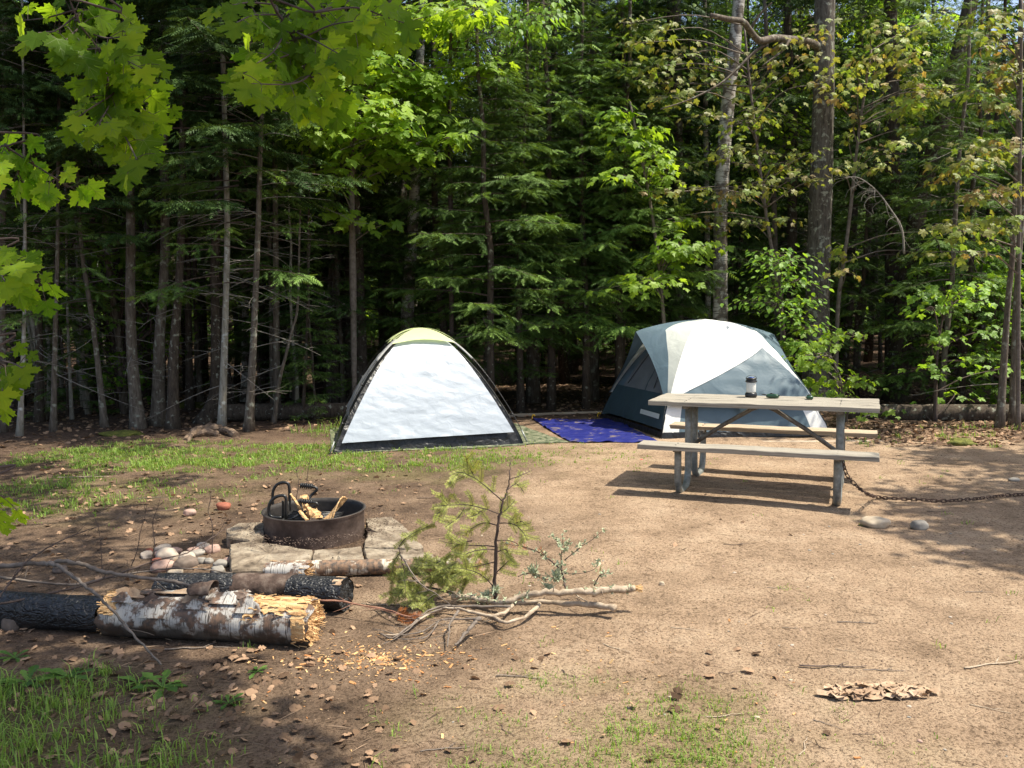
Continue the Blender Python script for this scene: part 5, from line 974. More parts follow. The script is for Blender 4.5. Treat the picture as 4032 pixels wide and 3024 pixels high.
# ------------------------------------------------------------------ fire ring, flagstones
RC = (G(1255, 2110)[0], 5.86); RR_ = .40*.93
def fire_ring():
    gc = G(1240, 2150); R = 195*5.85/F*1.02; c = (P(1240, 2100, 5.9)[0], 5.90); global RC, RR_; RC = c; RR_ = R
    t = thing('fire_ring', 'rusty round steel fire ring with a hinged black grate, on flagstones', 'fire ring', (c[0], c[1], 0)); Hh = .190; n = 64
    m = MB(); th = np.arange(n)*2*pi/n; V = []; 
    for r, z in ((R,-.02),(R,Hh-.02),(R+.012,Hh-.004),(R+.012,Hh),(R-.006,Hh),(R-.008,Hh-.03),(R-.008,.05)): V += [(r*cos(q), r*sin(q), z) for q in th]
    f = [[i*n+j, i*n+(j+1)%n, (i+1)*n+(j+1)%n, (i+1)*n+j] for i in range(3) for j in range(n)]; f2 = [[i*n+j, i*n+(j+1)%n, (i+1)*n+(j+1)%n, (i+1)*n+j] for i in range(3, 6) for j in range(n)]
    m.add(V, f, 0); m.L.append(np.array(f2).ravel()); m.T.append(np.full(len(f2), 4)); m.I.append(np.full(len(f2), 1)); link('ring_wall', m.mesh('ring_wall', [M_RING, M_SOOT]), t)
    m = MB(); V = [(0,0,.05)]; 
    for r in (.1,.2,.3,R-.01): V += [(r*cos(q), r*sin(q), .045+.02*mnoise.noise(Vector((r*cos(q)*9, r*sin(q)*9, 0)))) for q in th[::2]]
    k = n//2; f = [[0, 1+j, 1+(j+1)%k] for j in range(k)]+[[1+i*k+j, 1+(i+1)*k+j, 1+(i+1)*k+(j+1)%k, 1+i*k+(j+1)%k] for i in range(3) for j in range(k)]; m.add(V, f); link('ash_bed', m.mesh('ash_bed', M_ASH), t)
    gr = link('grate', None, t) if False else None
    L = lambda px, py, y: P(px, py, y)-np.array([c[0], c[1], 0])
    yn, yf = 5.72, 6.15                                  # near and far side bar of the tipped grate
    def bar(pts, r=.011, k=36): m = MB(); tube(m, spline(pts, k), r, 8); return m
    sx = 2212/900
    q = lambda x, y_: (850+x/sx, 1850+y_/sx)
    far = [L(*q(715,390), yf), L(*q(712,200), yf), L(*q(705,150), yf), L(*q(690,128), yf), L(*q(640,122), yf), L(*q(585,150), yf), L(*q(553,210), yf), L(*q(550,300), yf), L(*q(560,400), yf)]
    link('hinge_loop', bar(far).mesh('hinge_loop', M_BLACKS), t)
    near = [L(*q(678,470), yn), L(*q(680,330), yn), L(*q(678,275), yn), L(*q(655,250), yn), L(*q(600,255), yn), L(*q(545,290), yn), L(*q(515,350), yn), L(*q(515,420), yn), L(*q(545,455), yn), L(*q(640,462), yn)]
    link('hinge_loop', bar(near).mesh('hinge_loop', M_BLACKS), t)
    for a, b in (((650,300),(650,468)),): link('post', bar([L(*q(*a), yn+.02), L(*q(a[0], (a[1]+b[1])/2), yn+.02), L(*q(*b), yn+.02)], .009).mesh('post', M_BLACKS), t)
    h1 = [L(*q(735,475), 5.75), L(*q(830,420), 5.78), L(*q(930,375), 5.8), L(*q(980,350), 5.8), L(*q(975,325), 5.8), L(*q(930,315), 5.8), L(*q(850,308), 5.8), L(*q(800,300), 5.8)]
    h2 = [L(*q(790,420), 6.0), L(*q(860,330), 6.05), L(*q(920,250), 6.1), L(*q(975,200), 6.1), L(*q(970,175), 6.1), L(*q(930,162), 6.1), L(*q(870,155), 6.1), L(*q(815,150), 6.1)]
    for h, a0, a1 in ((h1, (935,318), (800,302)), (h2, (935,164), (815,150))):
        link('handle', bar(h, .010).mesh('handle', M_BLACKS), t); yy = 5.8 if h is h1 else 6.1; A_, B_ = L(*q(*a0), yy), L(*q(*a1), yy); m = MB(); pts = []
        for k in range(90): u = k/89; w_ = u*2*pi*6; pts.append(A_+(B_-A_)*u+np.array([0, cos(w_), sin(w_)])*.016)
        tube(m, pts, .0055, 6); link('coil_grip', m.mesh('coil_grip', M_BLACKS), t)
    m = MB()
    for k in range(9):
        a = np.array([-.20, -.18+.045*k, .13]); b = np.array([.16, -.18+.045*k, .115]); tube(m, [a, b], .006, 6)
    tube(m, [(-.2,-.19,.13),(-.2,.19,.13)], .008, 6); tube(m, [(.16,-.19,.115),(.16,.19,.115)], .008, 6); link('grate', m.mesh('grate', M_BLACKS), t)
    # kindling standing in the ring: separate things
    def stick(label, a, b, ya, yb, wx, wy, mt=M_WOOD, seed=0, nm='kindling_stick'):
        A_, B_ = P(*q(*a), ya), P(*q(*b), yb); g = np.random.RandomState(seed); m = MB(); s = spline([A_, (A_+B_)/2+g.randn(3)*.006, B_], 10); tube(m, s, wx*(1+.15*g.randn(10)), 6, flat=wy/wx); tag(link(nm, m.mesh(nm, mt, False, A_), None, A_), label, 'kindling', 'split wood laid in the fire ring')
    stick('split pale stick leaning up left beside the grate loops', (835,430), (722,235), 5.9, 5.95, .017, .010, seed=1)
    stick('short split stick with frayed top between the two handles', (900,470), (850,245), 5.82, 5.9, .026, .014, seed=2)
    stick('thicker split block behind the lower handle', (915,450), (870,340), 5.78, 5.8, .034, .022, seed=3)
    stick('pale stick lying low toward the front rim', (890,490), (815,400), 5.66, 5.78, .014, .009, seed=4)
    stick('thin splinter standing behind the handles', (885,330), (893,255), 5.86, 5.86, .007, .004, seed=5)
    stick('chunky split block leaning right of the lower handle', (990,480), (930,390), 5.74, 5.8, .036, .02, seed=7)
    stick('brown split stick lying across the block toward the right', (900,485), (1010,455), 5.70, 5.76, .02, .014, M_CHARB, seed=8)
    # curved slab of bark
    m = MB(); a = P(*q(1040,480), 5.72); b = P(*q(1215,350), 5.8)
    def fn(u, v):
        p = a+(b-a)*u; side = np.array([.25, .5, .35]); w_ = .04+.08*u+.01*math.sin(u*23); o = p+norm(side)*(v-.5)*w_*1.6+np.array([0, -.3, .6])*.10*u*u*(1) - np.array([0,0,1])*.05*(4*(v-.5)**2)*(.3+u)+np.array([0,0,.004])*math.sin(v*40); return o
    grid(m, fn, 0, 1, 0, 1, 24, 12); o = link('bark_slab', m.mesh('bark_slab', M_WOOD, True, a), None, a); o.modifiers.new('t', 'SOLIDIFY').thickness = .006; tag(o, 'curved yellow bark slab resting inside the fire ring at the right', 'bark')
    g = np.random.RandomState(78); m = MB(); n = 1700; tv = np.array([[1,0,0],[0,.7,.1],[-1,.1,0],[.1,-.6,.05],[0,0,.6]]); tf = np.array([[0,1,4],[1,2,4],[2,3,4],[3,0,4]])
    a = g.uniform(-pi, pi, n); r = R+.02+np.abs(g.randn(n))*.17; d = g.randn(n, 3); d[:, 2] *= .2
    inst(m, tv, tf, np.stack([r*np.cos(a), r*np.sin(a), .078+.004*g.rand(n)], 1), d, np.array([0,0,1])+g.randn(n,3)*.3, g.uniform(.002,.008,n), 0, g.rand(n)*.6)
    ash = tag(link('ash_crumbs', m.mesh('ash_crumbs', M_CHARB, False), None, (c[0], c[1], 0)), 'dark ash and soil crumbs spilled around the foot of the fire ring', 'ash'); ash['kind'] = 'stuff'
fire_ring()
def flagstone(label, px, z=.07, seed=0):
    g = np.random.RandomState(seed); pts = [G(x, y_, z) for x, y_ in px]; c = sum(pts)/len(pts); n = len(pts); ring = []
    for i in range(n):
        a, b = pts[i], pts[(i+1) % n]; L_ = np.linalg.norm(b-a); k = max(2, int(L_/.045)); nr = norm(np.array([(b-a)[1], -(b-a)[0], 0]))
        for j in range(k): ring.append(a+(b-a)*j/k+nr*g.uniform(-.007, .007)+np.array([0,0,g.uniform(-.003,.003)]))
    ring = np.array(ring)-c; k = len(ring); m = MB(); V = list(ring*.97+[0,0,0])+list(ring+[0,0,-.012])+list(ring*1.005+[0,0,-.10])
    inner = []
    for s in (.7, .4): inner += [q*[s, s, 0]+[0,0,.004*g.randn()] for q in ring]
    V = V+inner+[np.array([0,0,.002])]; f = []
    for j in range(k):
        q = (j+1) % k; f += [[j, q, k+q, k+j][::-1], [k+j, k+q, 2*k+q, 2*k+j][::-1], [j, q, 3*k+q, 3*k+j], [3*k+j, 3*k+q, 4*k+q, 4*k+j], [4*k+j, 4*k+q, 5*k]]
    m.add(V, f); tag(link('flagstone', m.mesh('flagstone', M_FLAG, False), None, c), label, 'flagstone', 'flagstones set round the fire ring')
sx = 2212/900; Q = lambda *a: [(850+x/sx, 1850+y_/sx) for x, y_ in a]
flagstone('long front flagstone with a cracked middle and worn left corner', Q((150,975),(130,720),(330,690),(640,730),(930,775),(900,905),(500,950)), seed=1)
flagstone('front right flagstone, between the crack and the thin birch log', Q((925,905),(950,780),(1400,740),(1450,890)), seed=2)
flagstone('left rear flagstone with a notched edge, beside the soot hole', Q((105,650),(110,570),(220,515),(470,505),(470,640),(330,675)), seed=3)
flagstone('far right flagstone with pale angled corners', Q((1460,560),(1450,470),(1700,455),(1800,520),(1890,620),(1650,640)), seed=4)
flagstone('right flagstone partly covered in soil, near the fir branch', Q((1440,700),(1480,590),(1880,640),(2010,740),(1900,760),(1420,745)), seed=5)
flagstone('lowest right flagstone behind the fir branch', Q((1465,885),(1430,760),(1900,775),(2110,820),(2120,860)), seed=6)
# ------------------------------------------------------------------ logs
def bark_log(name, label, a, b, r0, r1, bark, endm, seed, cat='log', jag0=.02, jag1=.02, lump=.06, sides=40, nseg=60, extra=None, scorch=None):
    """log along a->b with torn ends; mesh is modelled along local x"""
    a, b = np.array(a, float), np.array(b, float); L_ = np.linalg.norm(b-a); g = np.random.RandomState(seed); off = Vector(g.randn(3)*5)
    t = thing(name, label, cat, a); x = (b-a)/L_; y_ = norm(np.cross([0,0,1], x)); z = np.cross(x, y_); Mx = np.stack([x, y_, z], 1)
    t.rotation_mode = 'QUATERNION'; t.rotation_quaternion = Matrix(Mx.tolist()).to_quaternion()
    V = []
    for i in range(nseg+1):
        u = i/nseg; r = r0+(r1-r0)*u
        for j in range(sides):
            th = 2*pi*j/sides; v = Vector((cos(th), sin(th), u*L_*3)); k = 1+lump*mnoise.noise(v+off)+lump*.35*mnoise.noise(Vector((cos(th)*4, sin(th)*4, u*L_*14))+off)
            e = u*L_
            if i == 0: e -= jag0*(.5+mnoise.noise(Vector((cos(th)*2.5, sin(th)*2.5, 3))+off))
            if i == nseg: e += jag1*(.5+mnoise.noise(Vector((cos(th)*2.5, sin(th)*2.5, 7))+off))
            V.append((e, r*k*cos(th), r*k*sin(th)))
    i = np.arange(nseg)[:, None]*sides; j = np.arange(sides)[None]; k = (j+1) % sides; m = MB(); m.add(V, np.stack([i+j, i+k, i+sides+k, i+sides+j], -1).reshape(-1, 4))
    if scorch: m.I[0] = (np.repeat(np.arange(nseg), sides)+2*np.array([mnoise.noise(Vector((q*.3, 0, 0))) for q in list(range(sides))*nseg]) > scorch*nseg).astype(int)
    link('bark', m.mesh('bark', bark), t)
    for end in (0, 1):                                   # torn wood at both ends: fibres of many lengths
        m = MB()
        xx = 0 if end == 0 else L_; s = -1 if end == 0 else 1; r = r0 if end == 0 else r1; jg = jag0 if end == 0 else jag1
        ring = np.array(V[:sides] if end == 0 else V[-sides:]); rows = [ring*[1,.985,.985]-[s*.004,0,0]]
        for q in (.8, .55, .3): rr = ring*[1,q,q]; rr[:, 0] = xx+s*jg*np.array([mnoise.noise(Vector((p[1]*40, p[2]*40, 1))+off)*.9-.1 for p in rr]); rows.append(rr)
        VV = np.concatenate(rows+[[[xx, 0, 0]]]); f = [[w*sides+j, w*sides+(j+1)%sides, (w+1)*sides+(j+1)%sides, (w+1)*sides+j] for w in range(3) for j in range(sides)]+[[3*sides+j, 3*sides+(j+1)%sides, 4*sides] for j in range(sides)]
        m.add(VV, f)
        nf = int(150*jg/.05)
        for _ in range(nf):
            th = g.rand()*2*pi; q = r*g.rand()**.5*.97; ln = jg*g.uniform(.2, 1.1); p = np.array([xx-s*.02, q*cos(th), q*sin(th)]); e = p+np.array([s*(ln+.02), g.randn()*.006, g.randn()*.006]); w_ = g.uniform(.001, .0038); box(m, (p+e)/2, (abs(e[0]-p[0]), w_*1.4, w_*.5), rot=rz(g.randn()*.22)@ry(g.randn()*.22))
        link('torn_end', m.mesh('torn_end', endm, False), t)
    return t, L_
zl = .108
A_, B_ = G(395, 2482), G(1285, 2530)
A_ = np.array([-1.96, 4.06, .102]); B_ = np.array([-.96, 3.93, .104])
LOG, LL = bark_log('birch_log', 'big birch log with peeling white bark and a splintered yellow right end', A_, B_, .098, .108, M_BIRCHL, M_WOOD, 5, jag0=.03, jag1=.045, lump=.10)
def bark_curl(parent, x, th, r, w_, l, curl, mt, seed, name='bark_curl'):   # a lifted flap of bark on the log, local x = along the log
    g = np.random.RandomState(seed); m = MB()
    def fn(u, v):
        e = x+(u-.5)*l*(1-.7*v*v)+.03*mnoise.noise(Vector((u*3, v*3, seed))); a = th+v*w_/r; rr = r+.004+curl*v**2*(1+.4*mnoise.noise(Vector((u*4, 0, seed)))); return np.array([e, rr*sin(a), rr*cos(a)])
    grid(m, fn, 0, 1, 0, 1, 12, 10); link(name, m.mesh(name, mt, False), parent)
g = np.random.RandomState(9)
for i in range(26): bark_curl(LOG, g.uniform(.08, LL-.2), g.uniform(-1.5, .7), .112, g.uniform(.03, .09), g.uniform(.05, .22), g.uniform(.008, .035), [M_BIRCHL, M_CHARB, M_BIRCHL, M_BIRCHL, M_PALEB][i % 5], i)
# exposed yellow wood: notch around the log and split top near the right end
for (x0, x1, t0, t1) in ((LL-.29, LL-.235, -1.3, 1.5), (LL-.26, LL+.01, -.95, .35), (LL-.06, LL+.012, -2.4, 1.9), (-.01, .07, -1.2, .5)):
    m = MB()
    def fn(u, v): x = x0+(x1-x0)*u; th = t0+(t1-t0)*v; th += .25*mnoise.noise(Vector((x*30, t0, 1)))*(abs(v-.5)*2); x += .018*mnoise.noise(Vector((th*5, x0, 2)))*(abs(u-.5)*2); r = .110*(1+.035*mnoise.noise(Vector((x*14, th*9, 5))))+.004*(1 if .05 < u < .95 and .05 < v < .95 else -2.5); return np.array([x, r*sin(th), r*cos(th)])
    grid(m, fn, 0, 1, 0, 1, 24, 40)
    for _ in range(36):
        x = g.uniform(x0, x1); th = g.uniform(t0, t1); r = .112*g.uniform(1.0, 1.08); ln = g.uniform(.012, .055); box(m, (x, r*sin(th), r*cos(th)), (ln, g.uniform(.003, .008), g.uniform(.001, .003)), rot=rx(-th)@rz(g.randn()*.12)@ry(g.randn()*.2))
    link('split_wood', m.mesh('split_wood', M_WOOD, False), LOG)
LG2, L2 = bark_log('charred_log', 'charred log behind the big birch log, black left half and scorched brown right half', (-1.90,4.50,.09), (-1.17,4.47,.09), .078, .082, [M_CHAR, M_CHARB], M_WOOD, 12, jag0=.02, jag1=.015, scorch=.55)
LG3, L3 = bark_log('charred_log', 'short black charred log end with a strip of white bark, right of the scorched log', (-1.17,4.43,.09), (-.88,4.36,.09), .085, .085, M_CHAR, M_CHAR, 13, jag0=.01, jag1=.015, lump=.12)
m = MB(); grid(m, lambda u, v: np.array([L3-.05+.05*u+.01*mnoise.noise(Vector((v*7,0,0))), .091*sin(-.7+v*1.2), .091*cos(-.7+v*1.2)]), 0, 1, 0, 1, 4, 12); link('bark_strip', m.mesh('bark_strip', M_PALEB), LG3)
bark_log('charred_log', 'long black charred log running out of the left edge', (-3.2,4.32,.08), (-2.04,4.14,.08), .08, .088, M_CHAR, M_CHAR, 15, lump=.12, jag1=.03)
bark_log('birch_log', 'thin pale birch log along the front of the flagstones', (-1.41,4.93,.055), (-.22,5.02,.045), .050, .040, M_BIRCHT, M_WOOD, 16, lump=.05, jag1=.03)
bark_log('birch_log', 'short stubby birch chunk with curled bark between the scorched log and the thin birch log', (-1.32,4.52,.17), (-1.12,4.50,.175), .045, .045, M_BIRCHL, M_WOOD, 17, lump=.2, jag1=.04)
m = MB(); cc = P(845, 2325, 4.10)                        # loose bark roll resting on the big log
def roll(u, v): a = 4.2*v-1.0; r = .033+.012*v; return np.array([(u-.5)*(.14-.05*v)+.03*mnoise.noise(Vector((v*3,u*2,2))), r*cos(a)*1.2, r*sin(a)*(.8+.4*u)+.006*mnoise.noise(Vector((v*5,u*5,8)))])
grid(m, roll, 0, 1, 0, 1, 12, 24); o = link('bark_roll', m.mesh('bark_roll', M_PALEB if False else M_CHARB), None, (cc[0]-.02, 4.0, .235)); tag(o, 'loose curled piece of grey-brown bark lying on top of the big birch log', 'bark'); o.modifiers.new('t','SOLIDIFY').thickness = .004
# flaky slab of bark on the sand, lower right
m = MB(); c = G(3460, 2738); g = np.random.RandomState(4)
for i in range(110):
    x, y_ = g.uniform(-.22, .22), g.uniform(-.05, .05); s = .012+.035*g.rand()**1.6; p = np.array([x*(1-abs(y_)*4), y_, .008+.022*g.rand()*(1-abs(x)*3)]); V=[]; k=7
    for j in range(k): a = 2*pi*j/k; V.append(p+np.array([cos(a)*s*g.uniform(.6,1.3), sin(a)*s*.55*g.uniform(.6,1.3), g.uniform(-.012,.016)]))
    m.add(V+[p+[0,0,.003]], [[j, (j+1) % k, k] for j in range(k)], 0, g.rand())
tag(link('bark_flakes', m.mesh('bark_flakes', M_PALEB, False), None, (c[0], c[1], gz(c[0], c[1]))), 'slab of flaking tan bark lying flat on the sand at the lower right', 'bark')
M_BRANCH0 = noisy('weathered_root', [(.3,(.10,.07,.05)),(.7,(.30,.21,.145))], 14, bump=1, dist=.01)
# ------------------------------------------------------------------ stump and fallen logs at the wood's edge
m = MB(); c = G(820, 1718); g = np.random.RandomState(6)
for (x0, y0, x1, y1, r) in ((730,1735,800,1700,.05),(790,1712,880,1700,.055),(860,1700,930,1722,.045),(760,1722,860,1716,.04),(740,1745,770,1718,.03),(800,1700,850,1690,.05)):
    a, b = G(x0, y0)-c, G(x1, y1)-c; tube(m, spline([a+[0,0,.0], (a+b)/2+[0,0,.06], b+[0,0,.02]], 12), r*np.linspace(.7,1.1,12)*(1+.15*g.randn(12)), 8)
tag(link('stump', m.mesh('stump', M_BRANCH0, False), None, c), 'torn low stump with splayed tan roots at the foot of the pale slender trunk', 'stump')
bark_log('fallen_log', 'dark mossy fallen log along the edge of the leaf bed at the right', (4.6,11.9,.09), (8.5,11.3,.10), .12, .14, M_BARKD, M_WOOD, 31, cat='log')
bark_log('fallen_log', 'long dark fallen log lying in the shade behind the left grass', (-4.4,12.3,.12), (-1.9,12.45,.12), .13, .12, M_BARKD, M_WOOD, 32, cat='log')
for px, py, w_, h_, lb in ((490,1712,150,24,'yellow-green moss mound at the left end of the grass'), (3790,1752,110,34,'yellow-green moss mound on the leaf bed at the right'), (720,1600,160,30,'dark moss hummock among the left trunks')):
    c = G(px, py); s = w_/2*c[1]/F; o = link('moss_mound', rock_mesh(px, (s, s*.6, h_/2*c[1]/F*1.3), M_MOSS, .25), None, (c[0], c[1], gz(*c[:2]))); tag(o, lb, 'moss')
# ------------------------------------------------------------------ broken branches, saplings and sticks
GB = np.random.RandomState(99)
def branchy(m, pts, r0, r1, n=24, sides=7, mi=0):
    s = spline(pts, n); s[1:-1] += GB.randn(n-2, 3)*min(.0025, r0*.22); tube(m, s, np.linspace(r0, r1, n)*(1+.10*GB.randn(n)), sides, mi); return s
sc2 = 2212/1300
def q2(x, y_): return (1400+x/sc2, 1800+y_/sc2)
def needles(m, s, w_, step, g, mi=1, l=.022, droop=0.):
    d = np.concatenate([[0], np.cumsum(np.linalg.norm(np.diff(s, axis=0), axis=1))]); n = int(d[-1]/step/1.0)
    if n < 2: return
    u = (np.arange(n)+.5)/n*d[-1]; p = np.stack([np.interp(u, d, s[:, k]) for k in range(3)], 1); tg = norm(np.stack([np.interp(np.minimum(u+.01, d[-1]), d, s[:, k]) for k in range(3)], 1)-p+1e-6)
    tv = np.array([[0,-.04,0],[.5,-.065,0],[1,0,0],[.5,.065,0],[0,.04,0]]); tf = np.array([[0,1,2,3,4]])
    pn = norm(np.cross(tg, norm(np.array([g.randn()*.3, -1, .5])))) 
    for sg in (-1, 1): inst(m, tv, tf, p, pn*sg+tg*.55+g.randn(n,3)*.12, np.cross(tg, pn)+g.randn(n,3)*.25, l*.9*g.uniform(.7,1.15,n), mi, g.rand(n))
def fir_branch():
    g = np.random.RandomState(14); base = P(*q2(940,965), 4.45); t = thing('fir_branch', 'broken fir branch with yellowing needles standing up from the pile of sticks', 'branch', (base[0], base[1], 0)); O = (base[0], base[1], 0)
    m = MB(); D = 4.45; pt = lambda x, y_, dy=0: P(*q2(x, y_), D+dy)
    stem = branchy(m, [pt(938,960), pt(932,860), pt(940,700), pt(945,500), pt(968,380), pt(990,300), pt(1022,215,.05), pt(1030,120,.05), pt(1040,20,.08)], .011, .002, 40, 7)
    SB = [ ([(990,300),(900,220),(800,140),(700,100),(640,120)], -.1, 1), ([(800,140),(760,60),(735,-10)], -.1, 1), ([(968,385),(860,345),(740,318),(640,320),(530,330)], -.15, 1), ([(640,320),(590,270),(575,230)], -.15, 1),([(640,320),(560,370),(535,400)], -.15, 1),
      ([(740,318),(690,400),(600,470)], -.15, 1), ([(955,460),(860,440),(760,490),(740,530)], .1, 1), ([(950,400),(1010,350),(1070,290)], .05, 1), ([(955,440),(1060,450),(1120,500),(1150,560)], -.1, 1), ([(1060,450),(1110,430),(1160,470)], -.1, 1),
      ([(940,600),(820,590),(700,590),(560,560)], .1, .35), ([(940,620),(850,620),(760,640),(700,680)], -.05, 1), ([(940,700),(860,720),(760,740),(660,760)], .0, 1), ([(940,560),(1040,560),(1140,610),(1240,640),(1300,720)], .1, 0), ([(940,640),(1010,620),(1040,700)], 0, 1),
      ([(780,560),(700,580),(640,620)], .1, 1), ([(1020,215),(1080,180),(1130,240)], .1, .4), ([(1030,150),(1110,120),(1180,90)], .1, .15), ([(935,880),(860,800),(780,760),(680,740)], -.15, 1), ([(935,780),(1000,720),(1030,690)], -.1, .8), ([(700,100),(640,150),(625,185)], -.1, 1),([(860,345),(800,390),(760,400)],-.15,1) ]
    for pts, dy, dens in SB:
        s = branchy(m, [pt(x, y_, dy*i/(len(pts)-1)) for i, (x, y_) in enumerate(pts)], .0035, .0012, 16, 5)
        if dens: needles(m, s[3:], .02, .0030/dens, g)
        if dens: 
            for k in range(3, 15, 3):
                for sg in (-1, 1):
                    if g.rand() > .65*dens: continue
                    tg = norm(s[min(15, k+1)]-s[k-1]); sd = np.cross(tg, [0,1,0])*sg; e = s[k]+(tg*.6+sd*.8+np.array([0, g.randn()*.4, 0]))*g.uniform(.04, .11); ss = spline([s[k], (s[k]+e)/2+g.randn(3)*.004, e], 8); tube(m, ss, .001, 4); needles(m, ss, .02, .0030, g)
    link('needled_stem', m.mesh('needled_stem', [M_TWIGD, M_DRYFIR], True, O), t)
    # second, drooping bough of the same branch, left
    m = MB(); L_ = [ ([(740,930),(560,890),(430,850),(330,740),(300,650),(290,600)], 0, .0055), ([(290,600),(340,540),(430,490),(530,450)], -.05, .002) ]
    for pts, dy, r in L_: s = branchy(m, [pt(x, y_, dy) for x, y_ in pts], r, r*.4, 24, 6)
    for pts in ([(300,640),(260,700),(245,820),(240,980)],[(320,720),(330,800),(335,900)],[(430,850),(380,900),(370,1000)],[(360,780),(420,740),(520,720)],[(400,820),(330,860),(290,930)],[(290,600),(340,540),(430,490),(530,450)],[(430,850),(520,800),(640,780)],[(500,870),(560,760),(600,680)],[(560,890),(480,960),(420,1010)],[(520,720),(600,760),(700,740)],[(560,760),(480,700),(470,640)],[(620,900),(600,800),(640,700)],[(700,920),(740,820),(730,740)],[(500,870),(450,930),(440,980)],[(560,800),(620,820),(690,840)],[(480,740),(560,700),(640,650)],[(620,760),(560,820),(500,830)],[(700,740),(640,800),(560,860)],[(680,700),(620,740),(560,760)],[(380,840),(420,900),(440,960)],[(300,780),(290,860),(300,960)]):
        dy = g.uniform(-.22, .12); s = branchy(m, [pt(x, y_, dy*i/(len(pts)-1)) for i, (x, y_) in enumerate(pts)], .0025, .001, 14, 5); needles(m, s, .02, .0026, g)
        for k in (3, 5, 7, 9, 11): 
            for sg in (-1, 1): 
                e = s[k]+np.array([sg*g.uniform(.02,.06), g.randn()*.03, g.uniform(-.06,.04)]); ss = spline([s[k], (s[k]+e)/2, e], 6); tube(m, ss, .001, 3); needles(m, ss, .02, .0030, g)
    link('needled_bough', m.mesh('needled_bough', [M_TWIGD, M_DRYFIR], True, O), t)
    m = MB()
    for pts in ([(330,1000),(300,1060),(420,1080)],[(300,1040),(360,1070),(430,1060)],[(290,1080),(340,1100),(400,1090)]):
        s = branchy(m, [G(*q2(x, y_), .03) for x, y_ in pts], .002, .001, 10, 4); needles(m, s, .02, .002, g, l=.028)
    link('brown_spray', m.mesh('brown_spray', [M_TWIGD, M_RUST], True, O), t)
fir_branch()
def lichen(m, s, g, n, mi, r=.02):
    for _ in range(n):
        c = s[g.randint(len(s))]+g.randn(3)*.008
        for k in range(6): e = c+g.randn(3)*r*.6; e[2] += r*.3; w_ = g.randn(3)*.004; m.add([c-w_, c+w_, e], [[0,1,2]], mi, g.rand())
def dead_branches():
    g = np.random.RandomState(15); gp = lambda x, y_, z: G(*q2(x, y_), z)
    O = G(*q2(1000, 970), 0); t = thing('dead_branch', 'peeling tan dead branch with a splintered pale tip raised off the sand', 'branch', O)
    m = MB(); pts = [gp(640,930,.06), gp(740,935,.055), gp(850,955,.05), gp(980,975,.06), gp(1100,940,.09), gp(1250,910,.12), gp(1400,905,.13), gp(1600,900,.13), gp(1800,885,.13), gp(1860,880,.13)]
    s = branchy(m, pts, .012, .019, 60, 9); lichen(m, s[:30], g, 60, 1); lichen(m, s[44:58], g, 60, 1, .015)
    for _ in range(24): e = s[-1]+np.array([g.uniform(.02,.055), g.randn()*.012, g.randn()*.012]); box(m, (s[-1]+e)/2, (.05, .004, .004), 2, rot=rz(g.randn()*.2)@ry(g.randn()*.2))
    for a, b in (((1325,900),(1330,865)),((1470,890),(1475,870)),((1650,895),(1655,925))): branchy(m, [gp(*a, .14), P(*q2(*b), gp(*a, .14)[1])], .004, .002, 4, 5)
    for pts in ([(1470,915),(1500,940),(1560,975)],[(700,935),(640,900),(560,880)]): branchy(m, [gp(x, y_, .08) for x, y_ in pts], .005, .002, 8, 5)
    link('stem', m.mesh('stem', [M_BRANCH, M_LICH, M_WOOD], True, O), t)
    m = MB()                                             # upright lichen-crusted twig, right
    D = gp(1400, 860, .1)[1]; pt = lambda x, y_, dy=0: P(*q2(x, y_), D+dy)
    for pts, r in (([(1410,880),(1385,780),(1380,660),(1390,500)], .006), ([(1385,760),(1250,650),(1130,600),(1000,580)], .004), ([(1400,690),(1500,610),(1600,540),(1660,490)], .003), ([(1390,720),(1310,700),(1230,610)], .003), ([(1400,780),(1500,780),(1600,750),(1630,700)], .0025), ([(1380,600),(1330,540),(1310,520)], .002), ([(1600,860),(1640,790),(1720,770)], .004), ([(1380,800),(1280,820),(1180,790)], .003), ([(1385,640),(1440,560)], .002), ([(1090,800),(1140,780),(1240,790),(1330,810)], .003)):
        s = branchy(m, [pt(x, y_, g.randn()*.03) for x, y_ in pts], r, .0012, 16, 5); lichen(m, s, g, 16, 1, .014)
        if g.rand() < .5: needles(m, s[-7:], .02, .006, g, 2)
    for px, py in ((1290,880),(1350,800),(1190,770),(940,900),(880,930)): c = pt(px, py); lichen(m, c[None], g, 24, 1, .028)
    link('lichen_twig', m.mesh('lichen_twig', [M_TWIGD, M_LICH, M_RUST], True, O), t)
    def br(label, segs, mt, seed):
        t0 = gp(*segs[0][0][0], segs[0][2]); m = MB()
        for pts, r, z0, z1 in segs:
            k = len(pts); s = branchy(m, [gp(x, y_, z0+(z1-z0)*i/(k-1)) for i, (x, y_) in enumerate(pts)], r, r*.4, 22, 7)
            if r < .008:
                for q in range(9): b = s[g.randint(6, 22)]; e = b+np.array([-g.uniform(.03,.12), g.randn()*.05, g.uniform(-.03,.03)]); tube(m, [b, (b+e)/2+g.randn(3)*.006, e], [.0015,.0012,.0006], 4)
        o = link('dead_branch', m.mesh('dead_branch', mt, True, t0), None, t0); tag(o, label, 'branch')
    br('grey-brown knobbly dead branch lying in front of the splintered one', [([(1740,1015),(1600,990),(1450,985),(1300,970),(1150,970),(1070,980)], .018, .06, .06), ([(1070,980),(1000,1040),(880,1060),(700,1020),(580,1010)], .011, .05, .05), ([(1240,975),(1150,1060),(1000,1110),(890,1060),(700,1020),(560,1020),(400,1110),(280,1190),(180,1190)], .010, .05, .02), ([(1000,1110),(860,1070)], .006, .03, .03)], M_BRANCH, 1)
